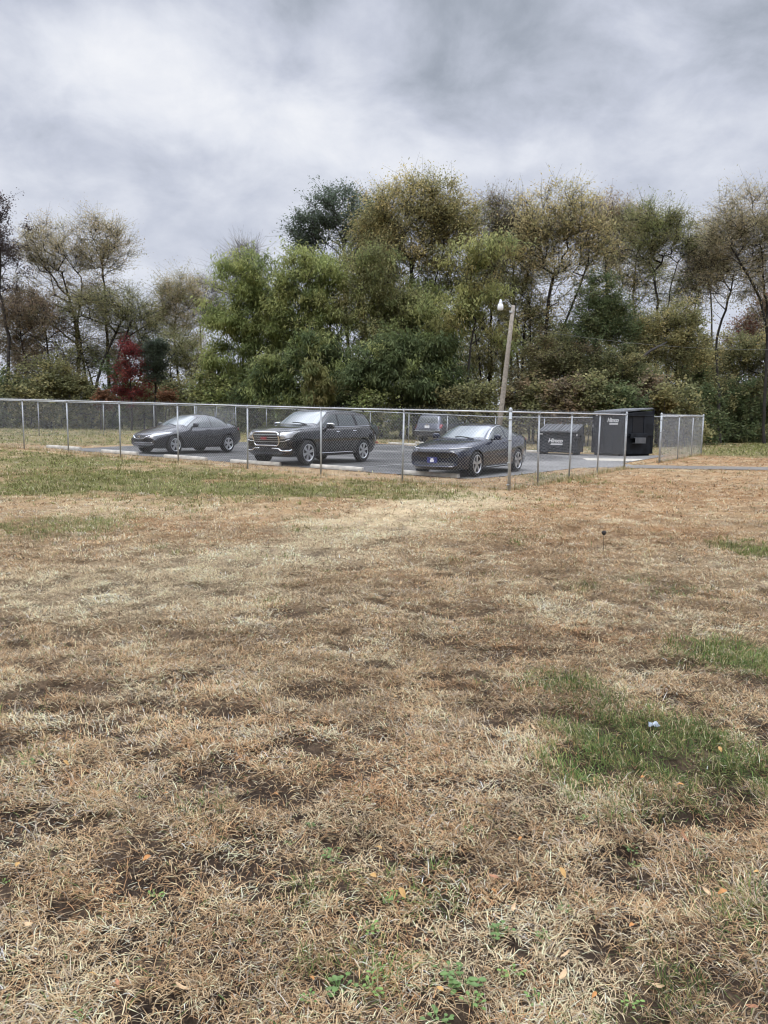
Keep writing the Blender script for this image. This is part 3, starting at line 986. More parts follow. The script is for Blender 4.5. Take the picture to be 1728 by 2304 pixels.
    def patch(s, name, A, B, axis, mat, off=.006, n=14, m=6, parent=None, thick=.0):
        """a panel between two outlines A and B, laid on the body along an axis and raised by off"""
        a = resample(A, n); b = resample(B, n)
        V = []
        for j in range(m):
            for i in range(n):
                p = a[i] + (b[i] - a[i]) * j / (m - 1)
                if axis == '-y': o, d = (p[0], -3, p[1]), (0, 1, 0)
                elif axis == '+y': o, d = (p[0], 3, p[1]), (0, -1, 0)
                elif axis == 'front': o, d = (-1, p[0], p[1]), (1, 0, 0)
                elif axis == 'rear': o, d = (s.sp['L'] + 1, p[0], p[1]), (-1, 0, 0)
                else: o, d = (p[0], p[1], 4), (0, 0, -1)
                h, nn = s.cast(o, d)
                if h is None:
                    h = V[-1] if V else Vector((0, 0, 0)); V.append(h); continue
                if nn.dot(Vector(d)) > 0: nn = -nn
                V.append(h + nn * off)
        fs = [(j * n + i, j * n + i + 1, (j + 1) * n + i + 1, (j + 1) * n + i) for j in range(m - 1) for i in range(n - 1)]
        # rim that drops back to the body so the panel has an edge
        bm = bmesh.new()
        bv = [bm.verts.new(v) for v in V]
        for f in fs:
            try: bm.faces.new([bv[i] for i in f])
            except ValueError: pass
        bmesh.ops.recalc_face_normals(bm, faces=bm.faces)
        dirs = {'-y': (0, -1, 0), '+y': (0, 1, 0), 'front': (-1, 0, 0), 'rear': (1, 0, 0), 'top': (0, 0, 1)}
        bm.normal_update()
        if sum((f.normal.dot(Vector(dirs[axis])) for f in bm.faces)) < 0: bmesh.ops.reverse_faces(bm, faces=bm.faces)
        eb = [e for e in bm.edges if len(e.link_faces) == 1]
        r = bmesh.ops.extrude_edge_only(bm, edges=eb)
        dv = Vector(dirs[axis])
        for v in r['geom']:
            if isinstance(v, bmesh.types.BMVert): v.co -= dv * (off + .012)
        bmesh.ops.remove_doubles(bm, verts=bm.verts, dist=1e-5)
        o = from_bm(name, bm, mat, parent or s.root, None, True)
        try: o.data.set_sharp_from_angle(angle=math.radians(40))
        except Exception: pass
        return o

    def sides(s, name, A, B, mat, **k):
        return [s.patch(name, A, B, ax, mat, **k) for ax in ('-y', '+y')]

    def strip(s, name, pts, axis, mat, r=.008, off=.004, n=18, parent=None):
        P = resample(pts, n); V = []
        for p in P:
            if axis == '-y': o, d = (p[0], -3, p[1]), (0, 1, 0)
            elif axis == '+y': o, d = (p[0], 3, p[1]), (0, -1, 0)
            elif axis == 'front': o, d = (-1, p[0], p[1]), (1, 0, 0)
            elif axis == 'rear': o, d = (s.sp['L'] + 1, p[0], p[1]), (-1, 0, 0)
            else: o, d = (p[0], p[1], 4), (0, 0, -1)
            h, nn = s.cast(o, d)
            if h is None: continue
            if nn.dot(Vector(d)) > 0: nn = -nn
            V.append(h + nn * off)
        return MB().tube(V, r, 6).build(name, mat, parent or s.root, smooth=True)

    def mirrors(s, x, z, mat, y, sc=1.0):
        for sg in (-1, 1):
            m = MB()
            m.box((x + .02, sg * (y + .10 * sc), z), (.13 * sc, .22 * sc, .15 * sc), None, (.8, .85))
            o = m.build('mirror', mat, s.root, smooth=True, bevel=.03)
            MB().box((x + .03, sg * (y - .02), z - .07), (.06, .16, .03)).build('mirror_arm', M['black_plastic'], o)
            MB().box((x + .085 * sc, sg * (y + .10 * sc), z), (.008, .17 * sc, .11 * sc)).build('mirror_glass', M['glass'], o)

    def handles(s, spots, mat):
        for x, z in spots:
            for ax in ('-y', '+y'):
                s.strip('door_handle', [(x, z), (x + .2, z + .01)], ax, mat, .014, .018, 6)

    def text(s, name, txt, size, y, z, axis, mat, parent, ext=.006, off=.02, bold=.0):
        cu = bpy.data.curves.new(name, 'FONT'); cu.body = txt; cu.size = size; cu.extrude = ext; cu.align_x = 'CENTER'; cu.align_y = 'CENTER'; cu.offset = bold
        t = bpy.data.objects.new(name, cu); COL.objects.link(t)
        bpy.context.view_layer.update()
        me = bpy.data.meshes.new_from_object(t.evaluated_get(bpy.context.evaluated_depsgraph_get()))
        bpy.data.objects.remove(t)
        o_, d_ = ((-1, y, z), (1, 0, 0)) if axis == 'front' else ((s.sp['L'] + 1, y, z), (-1, 0, 0))
        h, nn = s.cast(o_, d_)
        o = link(name, me, mat, parent)
        if axis == 'front':   # reads from in front: local x of the text = -y of the car when looking along +x
            o.matrix_local = Matrix(((0, 0, -1, h.x - off), (-1, 0, 0, y), (0, 1, 0, z), (0, 0, 0, 1)))
        else:
            o.matrix_local = Matrix(((0, 0, 1, h.x + off), (1, 0, 0, y), (0, 1, 0, z), (0, 0, 0, 1)))
        return o


def mir(A):
    return [(-y, z) for y, z in A]


def both_front(c, name, A, B, mat, axis='front', **k):
    return [c.patch(name, A, B, axis, mat, **k), c.patch(name, mir(A), mir(B), axis, mat, **k)]


SEDAN = dict(L=4.55, wb=2.67, fa=.93, r=.325, rim=.225, spokes=5, twin=(-.16, .16), spw=.032, tum=.46,
             top=[(0, .52), (.03, .66), (.12, .72), (.45, .82), (.9, .92), (1.15, .97), (1.35, 1.06), (1.7, 1.24), (2.05, 1.375), (2.4, 1.44), (2.8, 1.45), (3.2, 1.41), (3.55, 1.31), (3.85, 1.17), (4.0, 1.105), (4.4, 1.07), (4.5, .98), (4.55, .75)],
             belt=[(0, .48), (.06, .60), (.4, .72), (1.1, .85), (2.2, .885), (3.3, .93), (4.1, 1.0), (4.4, .98), (4.55, .7)],
             bot=[(0, .32), (.12, .22), (.3, .19), (4.2, .21), (4.45, .30), (4.55, .42)],
             w=[(0, .60), (.1, .70), (.3, .79), (.8, .86), (1.5, .875), (3.2, .875), (4.0, .84), (4.35, .77), (4.55, .64)],
             k=[(0, .34), (.8, .28), (1.6, .22), (2.3, .05), (3, -.05), (3.6, -.2), (4.2, -.22), (4.55, -.16)])


def sedan_common(c, mat, seams=True):
    c.patch('windshield', [(1.27 + .30 * (y / .7) ** 2, y) for y in np.linspace(-.70, .70, 9)], [(2.06 + .16 * (y / .6) ** 2, y) for y in np.linspace(-.56, .56, 9)], 'top', M['screen'], .005, 18, 8)
    c.patch('rear_window', [(3.30 - .1 * (y / .5) ** 2, y) for y in np.linspace(-.53, .53, 9)], [(3.98 - .22 * (y / .62) ** 2, y) for y in np.linspace(-.60, .60, 9)], 'top', M['glass'], .005, 14, 6)
    c.sides('side_window', [(1.62, .97), (1.95, 1.165), (2.25, 1.29), (2.5, 1.35), (2.74, 1.365)], [(1.60, .935), (2.74, .95)], M['glass'], off=.006)
    c.sides('side_window', [(2.80, 1.365), (3.05, 1.35), (3.35, 1.285), (3.54, 1.215)], [(2.80, .955), (3.56, .995)], M['glass'], off=.006)
    c.sides('quarter_window', [(3.60, 1.19), (3.75, 1.125), (3.88, 1.07)], [(3.61, 1.0), (3.90, 1.035)], M['glass'], off=.006, n=6, m=4)
    for ax in ('-y', '+y'):
        for x, zt_ in ((1.50, .9), (2.77, .97), (3.62, 1.0)):
            c.strip('door_seam', [(x, .33), (x + .02, .6), (x, zt_)], ax, M['grille'], .004, -.001)
    c.handles(((2.45, .86), (3.32, .90)), mat)
    c.mirrors(1.78, 1.04, mat, .86)
    for ax in ('-y', '+y'): c.strip('tail_light', [(4.26, .93), (4.3, .86)], ax, M['red_lens'], .06, -.02, 5)
    both_front(c, 'tail_light', [(.42, .97), (.66, .93)], [(.44, .84), (.66, .82)], M['red_lens'], 'rear', n=6, m=4, off=.012)


c1 = Car(SEDAN, M['paint_grey'], 'dark grey compact sedan with pale alloy wheels, farthest from the dumpsters in its row', (15.02, 1.78), 'near', 'cars parked nose to the fence')
sedan_common(c1, M['paint_grey'])
g = c1.patch('grille', [(y, .66 - .02 * (y / .4) ** 2) for y in np.linspace(-.42, .42, 9)], [(y, .55 + .09 * (abs(y) / .42) ** 2.2) for y in np.linspace(-.42, .42, 9)], 'front', M['grille'], .006, 16, 4)
c1.strip('chrome_trim', [(y, .535 + .115 * (abs(y) / .44) ** 2.2) for y in np.linspace(-.44, .44, 17)], 'front', M['chrome'], .017, .012, 24, g)
em = MB()
hx = c1.cast((-1, 0, .61), (1, 0, 0))[0].x - .022
for p, d in (((hx, -.042, .61), (.012, .016, .085)), ((hx, .042, .61), (.012, .016, .085)), ((hx, 0, .61), (.012, .07, .016))): em.box(p, d)
em.build('emblem', M['chrome'], g)
both_front(c1, 'headlight', [(.46, .70), (.60, .745), (.76, .79)], [(.44, .60), (.62, .64), (.77, .73)], M['lamp_lens'], n=10, m=5, off=.006)
c1.strip('bumper_trim', [(y, .40 - .02 * (1 - (y / .5) ** 2)) for y in np.linspace(-.5, .5, 9)], 'front', M['chrome'], .010, .008)
c1.patch('lower_intake', [(-.55, .37), (.55, .37)], [(-.5, .29), (.5, .29)], 'front', M['grille'], .004, 12, 3)
c1.strip('wiper', [(1.30, -.45), (1.36, -.1), (1.33, .1)], 'top', M['black_plastic'], .010, .014, 8)

# second sedan, backed in behind the SUV
c5 = Car(SEDAN, M['paint_green'], 'greyish green sedan almost hidden behind the black SUV', (17.3, 15.3), 'near', 'cars parked nose to the fence')
sedan_common(c5, M['paint_green'])
both_front(c5, 'headlight', [(.46, .70), (.60, .745), (.76, .79)], [(.44, .60), (.62, .64), (.77, .73)], M['lamp_lens'], n=10, m=5, off=.006)

# --- black SUV
SUVB = dict(L=5.08, wb=3.02, fa=.98, r=.385, rim=.262, spokes=6, twin=(-.13, .13), spw=.036, tum=.30, gap=.06,
            top=[(0, .80), (.02, 1.02), (.08, 1.06), (.45, 1.15), (.8, 1.19), (1.1, 1.215), (1.32, 1.245), (1.6, 1.395), (1.95, 1.585), (2.2, 1.70), (2.4, 1.755), (2.8, 1.78), (3.8, 1.77), (4.5, 1.70), (4.66, 1.60), (4.88, 1.22), (4.98, 1.1), (5.04, .98), (5.08, .75)],
            belt=[(0, .76), (.03, .96), (.12, 1.03), (.5, 1.08), (1.2, 1.12), (2.5, 1.14), (4.0, 1.18), (4.75, 1.18), (4.95, 1.05), (5.08, .7)],
            bot=[(0, .36), (.12, .28), (.3, .25), (4.7, .27), (4.95, .38), (5.08, .48)],
            w=[(0, .76), (.08, .86), (.3, .94), (.9, .99), (1.6, 1.0), (3.9, 1.0), (4.5, .97), (4.9, .90), (5.08, .78)],
            k=[(0, .26), (.8, .22), (1.6, .22), (2.3, .06), (3.5, -.03), (4.4, -.12), (5.08, -.12)])
c2 = Car(SUVB, M['paint_black'], 'large black SUV with chrome framed grille and roof rails', (8.78, 1.42), 'near', 'cars parked nose to the fence')
c2.patch('windshield', [(1.36 + .26 * (y / .8) ** 2, y) for y in np.linspace(-.80, .80, 9)], [(2.10 + .16 * (y / .7) ** 2, y) for y in np.linspace(-.69, .69, 9)], 'top', M['screen'], .005, 18, 8)
c2.sides('side_window', [(1.78, 1.25), (2.0, 1.42), (2.2, 1.53), (2.4, 1.575), (2.62, 1.59)], [(1.78, 1.19), (2.62, 1.205)], M['glass'])
c2.sides('side_window', [(2.70, 1.595), (3.1, 1.60), (3.52, 1.585)], [(2.70, 1.205), (3.60, 1.235)], M['glass'])
c2.sides('quarter_window', [(3.66, 1.58), (4.1, 1.565), (4.42, 1.53)], [(3.76, 1.24), (4.62, 1.26)], M['glass'])
c2.patch('rear_window', [(-.66, 1.62), (.66, 1.62)], [(-.74, 1.26), (.74, 1.26)], 'rear', M['glass'], .006, 14, 5)
c2.sides('window_trim', [(1.75, 1.185), (2.7, 1.20), (3.6, 1.225), (4.66, 1.25)], [(1.75, 1.165), (2.7, 1.18), (3.6, 1.205), (4.66, 1.23)], M['chrome'], off=.010, n=20, m=2)
g = c2.patch('grille', [(-.50, .99), (.50, .99)], [(-.47, .62), (.47, .62)], 'front', M['grille'], .006, 16, 5)
for zz in (.93, .86, .79, .72):
    c2.strip('grille_bar', [(-.47, zz), (.47, zz)], 'front', M['galv'], .010, .014, 14, g)
fr = [(-.42, 1.0), (.42, 1.0), (.50, .97), (.525, .90), (.50, .67), (.44, .60), (-.44, .60), (-.50, .67), (-.525, .90), (-.50, .97), (-.42, 1.0)]
c2.strip('grille_frame', fr, 'front', M['chrome'], .024, .016, 60, g)
c2.text('emblem', 'GMC', .115, 0, .82, 'front', M['red_badge'], g, .012, .045, .0015)
both_front(c2, 'headlight', [(.56, .995), (.74, 1.02), (.91, 1.05)], [(.565, .80), (.72, .815), (.86, .86)], M['lamp_lens'], n=10, m=5, off=.006)
both_front(c2, 'headlight_trim', [(.55, .80), (.72, .815), (.87, .86)], [(.55, .745), (.72, .75), (.83, .80)], M['grille'], n=10, m=3, off=.008)
for sg in (-1, 1):
    c2.strip('bumper_trim', [(sg * .54, .735), (sg * .70, .74), (sg * .84, .80)], 'front', M['chrome'], .012, .010, 10)
    c2.strip('bumper_trim', [(sg * .25, .515), (sg * .50, .51), (sg * .56, .455), (sg * .66, .44), (sg * .83, .45), (sg * .85, .50)], 'front', M['chrome'], .020, .010, 18)
both_front(c2, 'fog_light', [(.58, .55), (.82, .56)], [(.58, .46), (.82, .47)], M['grille'], n=6, m=3, off=.005)
c2.patch('lower_intake', [(-.48, .50), (.48, .50)], [(-.45, .34), (.45, .34)], 'front', M['grille'], .004, 12, 3)
c2.handles(((2.42, 1.03), (3.36, 1.06)), M['chrome'])
c2.mirrors(1.92, 1.22, M['paint_black'], .98, 1.2)
for sg in (-1, 1):
    m = MB(); m.box((1.95, sg * 1.10, 1.27), (.15, .24, .09)); m.build('mirror_cap', M['chrome'], c2.root, smooth=True, bevel=.025)
    m = MB(); m.tube([(2.35, sg * .68, 1.73), (2.5, sg * .70, 1.795), (2.9, sg * .71, 1.82), (4.1, sg * .70, 1.81), (4.35, sg * .68, 1.77), (4.45, sg * .66, 1.68)], .024, 8); m.tube([(3.3, sg * .70, 1.75), (3.3, sg * .70, 1.82)], .022, 6)
    m.build('roof_rail', M['paint_black'], c2.root, smooth=True)
for ax in ('-y', '+y'):
    c2.strip('sill_trim', [(1.55, .36), (3.45, .37)], ax, M['chrome'], .014, .006)
    for x in (1.62, 2.66, 3.66): c2.strip('door_seam', [(x, .40), (x + .02, .75), (x, 1.15)], ax, M['grille'], .004, -.001)
    c2.strip('tail_light', [(4.84, 1.10), (4.88, .98)], ax, M['red_lens'], .045, -.015, 6)
c2.strip('wiper', [(1.42, -.55), (1.46, -.15), (1.44, .05)], 'top', M['black_plastic'], .011, .014, 8)

# --- dark blue saloon by the corner post
SALOON = dict(L=4.97, wb=2.83, fa=.98, r=.345, rim=.25, spokes=5, twin=(-.12, .12), spw=.04, tum=.46,
              top=[(0, .64), (.02, .74), (.10, .785), (.45, .885), (.75, .94), (1.1, .975), (1.42, 1.0), (1.65, 1.09), (2.05, 1.25), (2.4, 1.385), (2.6, 1.43), (2.85, 1.455), (3.2, 1.45), (3.6, 1.40), (4.0, 1.285), (4.3, 1.165), (4.5, 1.115), (4.85, 1.08), (4.93, .98), (4.97, .75)],
              belt=[(0, .60), (.04, .70), (.2, .78), (.8, .86), (1.4, .93), (2.4, .96), (3.5, 1.0), (4.5, 1.06), (4.85, 1.0), (4.97, .7)],
              bot=[(0, .30), (.1, .20), (.3, .17), (4.6, .19), (4.85, .30), (4.97, .42)],
              w=[(0, .70), (.08, .79), (.3, .86), (.9, .925), (1.6, .93), (3.6, .93), (4.4, .90), (4.8, .83), (4.97, .70)],
              k=[(0, .30), (.8, .26), (1.6, .24), (2.4, .06), (3.3, -.04), (4.0, -.2), (4.6, -.22), (4.97, -.16)])
c3 = Car(SALOON, M['paint_blue'], 'dark blue saloon with a blue front plate, beside the fat corner post', (3.06, 1.78), 'near', 'cars parked nose to the fence')
c3.patch('windshield', [(1.50 + .30 * (y / .75) ** 2, y) for y in np.linspace(-.75, .75, 9)], [(2.34 + .16 * (y / .6) ** 2, y) for y in np.linspace(-.60, .60, 9)], 'top', M['screen'], .005, 18, 8)
c3.patch('rear_window', [(3.62 - .1 * (y / .5) ** 2, y) for y in np.linspace(-.56, .56, 9)], [(4.36 - .22 * (y / .62) ** 2, y) for y in np.linspace(-.64, .64, 9)], 'top', M['glass'], .005, 14, 6)
c3.sides('side_window', [(1.92, 1.02), (2.2, 1.16), (2.5, 1.29), (2.75, 1.35), (2.96, 1.37)], [(1.92, 1.0), (2.96, 1.03)], M['glass'])
c3.sides('side_window', [(3.03, 1.37), (3.35, 1.36), (3.7, 1.29), (4.02, 1.19)], [(3.03, 1.035), (4.05, 1.075)], M['glass'])
c3.sides('window_trim', [(1.85, 1.01), (2.2, 1.195), (2.5, 1.325), (2.8, 1.385), (3.2, 1.40), (3.6, 1.345), (4.1, 1.20)], [(1.85, .992), (2.2, 1.175), (2.5, 1.305), (2.8, 1.365), (3.2, 1.38), (3.6, 1.325), (4.1, 1.18)], M['chrome'], off=.012, n=24, m=2)
g = c3.patch('grille', [(-.50, .745), (.50, .745)], [(-.44, .52), (.44, .52)], 'front', M['grille'], .006, 16, 5)
em = MB(); hx = c3.cast((-1, 0, .66), (1, 0, 0))[0].x - .022
for p, d in (((hx, -.05, .66), (.012, .014, .10)), ((hx, .05, .66), (.012, .014, .10)), ((hx, 0, .66), (.012, .09, .014))): em.box(p, d)
em.build('emblem', M['dark_alloy'], g)
both_front(c3, 'headlight', [(.50, .745), (.68, .765), (.83, .79)], [(.50, .66), (.68, .675), (.83, .72)], M['dark_lens'], n=10, m=4, off=.008)
for sg in (-1, 1):
    c3.strip('headlight_strip', [(sg * .46, .758), (sg * .68, .780), (sg * .84, .805)], 'front', M['lamp_white'], .011, .012, 10)
c3.patch('lower_intake', [(-.62, .40), (.62, .40)], [(-.58, .25), (.58, .25)], 'front', M['grille'], .005, 14, 3)
fp = MB(); hx = c3.cast((-1, 0, .46), (1, 0, 0))[0].x - .03
fp.box((hx, .0, .46), (.012, .31, .16)); pl = fp.build('number_plate', M['blue'], c3.root, bevel=.004)
MB().prism([(-.05, -.05), (.05, -.05), (.06, 0), (.03, .035), (.05, .07), (.0, .045), (-.05, .07), (-.03, .035), (-.06, 0)], 0, .006, Matrix(((0, 0, -1, hx - .007), (-1, 0, 0, 0), (0, 1, 0, .455), (0, 0, 0, 1)))).build('plate_figure', M['plate'], pl)
c3.handles(((2.66, .90), (3.62, .93)), M['paint_blue'])
c3.mirrors(2.05, 1.07, M['paint_blue'], .90)
for ax in ('-y', '+y'):
    for x, zt_ in ((1.72, .92), (2.99, 1.0), (3.95, 1.04)): c3.strip('door_seam', [(x, .33), (x + .02, .6), (x, zt_)], ax, M['grille'], .004, -.001)
    c3.strip('sill_trim', [(1.6, .24), (3.3, .25)], ax, M['galv'], .012, .004)
    c3.strip('tail_light', [(4.62, .98), (4.7, .94)], ax, M['red_lens'], .04, -.015, 5)
c3.strip('wiper', [(1.54, -.5), (1.60, -.1), (1.57, .1)], 'top', M['black_plastic'], .010, .014, 8)

# --- older SUV beyond the far fence, seen from behind
SUVG = dict(L=4.72, wb=2.79, fa=.95, r=.375, rim=.24, spokes=6, twin=(0,), spw=.05, tum=.26, gap=.07,
            top=[(0, .75), (.03, .98), (.1, 1.04), (.6, 1.10), (1.2, 1.15), (1.4, 1.2), (1.7, 1.45), (2.0, 1.65), (2.25, 1.72), (2.8, 1.755), (3.8, 1.75), (4.35, 1.735), (4.44, 1.68), (4.56, 1.32), (4.62, 1.12), (4.68, .98), (4.72, .7)],
            belt=[(0, .72), (.05, .95), (.5, 1.03), (1.3, 1.08), (2.5, 1.1), (4.0, 1.12), (4.5, 1.12), (4.65, .98), (4.72, .66)],
            bot=[(0, .42), (.15, .34), (4.4, .36), (4.6, .42), (4.72, .48)],
            w=[(0, .78), (.1, .86), (.4, .93), (1.0, .95), (4.0, .95), (4.4, .94), (4.62, .91), (4.72, .86)],
            k=[(0, .2), (.8, .2), (1.6, .2), (2.3, .05), (3.5, 0), (4.4, -.06), (4.72, -.06)])
c4 = Car(SUVG, M['paint_silver'], 'slate grey older SUV seen from behind, standing beyond the far fence', (16.15, 24.3 + 4.72), 'far', None)
c4.patch('rear_window', [(-.60, 1.62), (.60, 1.62)], [(-.68, 1.20), (.68, 1.20)], 'rear', M['glass'], .006, 14, 5)
c4.sides('side_window', [(1.85, 1.3), (2.1, 1.5), (2.4, 1.57), (2.65, 1.575)], [(1.85, 1.16), (2.65, 1.18)], M['glass'])
c4.sides('side_window', [(2.72, 1.58), (3.4, 1.585)], [(2.72, 1.18), (3.45, 1.20)], M['glass'])
c4.sides('quarter_window', [(3.52, 1.585), (4.12, 1.57)], [(3.58, 1.20), (4.22, 1.20)], M['glass'])
c4.patch('windshield', [(1.46 + .22 * (y / .8) ** 2, y) for y in np.linspace(-.74, .74, 9)], [(1.98 + .12 * (y / .6) ** 2, y) for y in np.linspace(-.66, .66, 9)], 'top', M['screen'], .005, 14, 5)
both_front(c4, 'tail_light', [(.80, 1.15), (.91, 1.15)], [(.82, .90), (.91, .90)], M['red_lens'], 'rear', n=6, m=6, off=.012)
c4.patch('rear_bumper', [(-.88, .74), (.88, .74)], [(-.86, .48), (.86, .48)], 'rear', M['black_plastic'], .05, 16, 4)
c4.strip('bumper_step', [(-.86, .75), (.86, .75)], 'rear', M['galv'], .022, .05, 14)
pm = MB(); hx = c4.cast((5.7, .06, .98), (-1, 0, 0))[0].x + .012
pm.box((hx, 0, .98), (.012, .34, .19)); pm.build('number_plate', M['plate'], c4.root, bevel=.004)
c4.patch('spoiler', [(-.66, 1.735), (.66, 1.735)], [(-.66, 1.66), (.66, 1.66)], 'rear', M['paint_silver'], .05, 12, 3)
MB().tube([(hx - .02, 0, 1.10), (hx + .012, 0, 1.10)], .05, 10).build('emblem', M['chrome'], c4.root)
c4.strip('wiper', [(-.05, 1.22), (.28, 1.30)], 'rear', M['black_plastic'], .010, .02, 6)
c4.mirrors(1.95, 1.22, M['paint_silver'], .93)
for sg in (-1, 1):
    MB().tube([(2.3, sg * .66, 1.72), (2.45, sg * .66, 1.80), (4.1, sg * .66, 1.80), (4.2, sg * .66, 1.73)], .022, 8).build('roof_rail', M['black_plastic'], c4.root, smooth=True)

# ------------------------------------------------------------------ wheel stops
stop_proto = None
STOPS = [(18.66, 1.25, .10, 'pale concrete wheel stop with no car, end of the row by the brown grass'),
         (15.33, 1.18, .05, 'pale concrete wheel stop under the nose of the grey compact sedan'),
         (12.08, 1.25, .09, 'pale concrete wheel stop by the near front wheel of the grey compact sedan'),
         (9.2, 1.5, .18, 'pale concrete wheel stop under the grille of the black SUV'),
         (6.42, 2.02, .10, 'pale concrete wheel stop beside the front wheel of the black SUV'),
         (3.32, 2.2, .0, 'pale concrete wheel stop in front of the dark blue saloon'),
         (15.55, 20.55, .05, 'concrete wheel stop at the far edge of the asphalt, left of the older SUV'),
         (8.2, 20.4, .05, 'concrete wheel stop at the far edge of the asphalt, beside the small dumpster'),
         (18.05, 20.35, .05, 'red painted wheel stop at the far edge, beside the hidden green sedan'),
         (15.4, 23.3, .05, 'pale concrete wheel stop behind the bumper of the older SUV')]
for k, (s0, t0, tw, lab) in enumerate(STOPS):
    if stop_proto is None:
        m = MB()
        prof = [(-.075, 0), (.075, 0), (.07, .06), (.045, .115), (-.045, .115), (-.07, .06)]
        m.prism(prof, -.90, .90, Matrix(((0, 0, 1, 0), (1, 0, 0, 0), (0, 1, 0, 0), (0, 0, 0, 1))))
        o = m.build('wheel_stop', M['concrete'], bevel=.012)
        stop_proto = o
    else:
        o = stop_proto.copy(); COL.objects.link(o)
        if 'red' in lab:
            o.data = o.data.copy(); o.data.materials[0] = M['red_concrete']
    x, y = W(s0, t0)
    zA, zB = float(tz(*W(s0 + .8, t0))), float(tz(*W(s0 - .8, t0)))
    o.location = (float(x), float(y), (zA + zB) / 2 + .004)
    o.rotation_euler = (0, -math.atan2(zA - zB, 1.6), math.atan2(VV[1], VV[0]) + tw)
    if len(lab): tag(o, lab, 'wheel stop', 'concrete wheel stops')

# ------------------------------------------------------------------ dumpsters
def text_mesh(txt, size, shear, ext, bold):
    cu = bpy.data.curves.new('lettering', 'FONT'); cu.body = txt; cu.size = size; cu.extrude = ext; cu.shear = shear; cu.offset = bold
    cu.align_x = 'CENTER'; cu.align_y = 'CENTER'
    t = bpy.data.objects.new('lettering', cu); COL.objects.link(t)
    bpy.context.view_layer.update()
    me = bpy.data.meshes.new_from_object(t.evaluated_get(bpy.context.evaluated_depsgraph_get()))
    bpy.data.objects.remove(t)
    return me


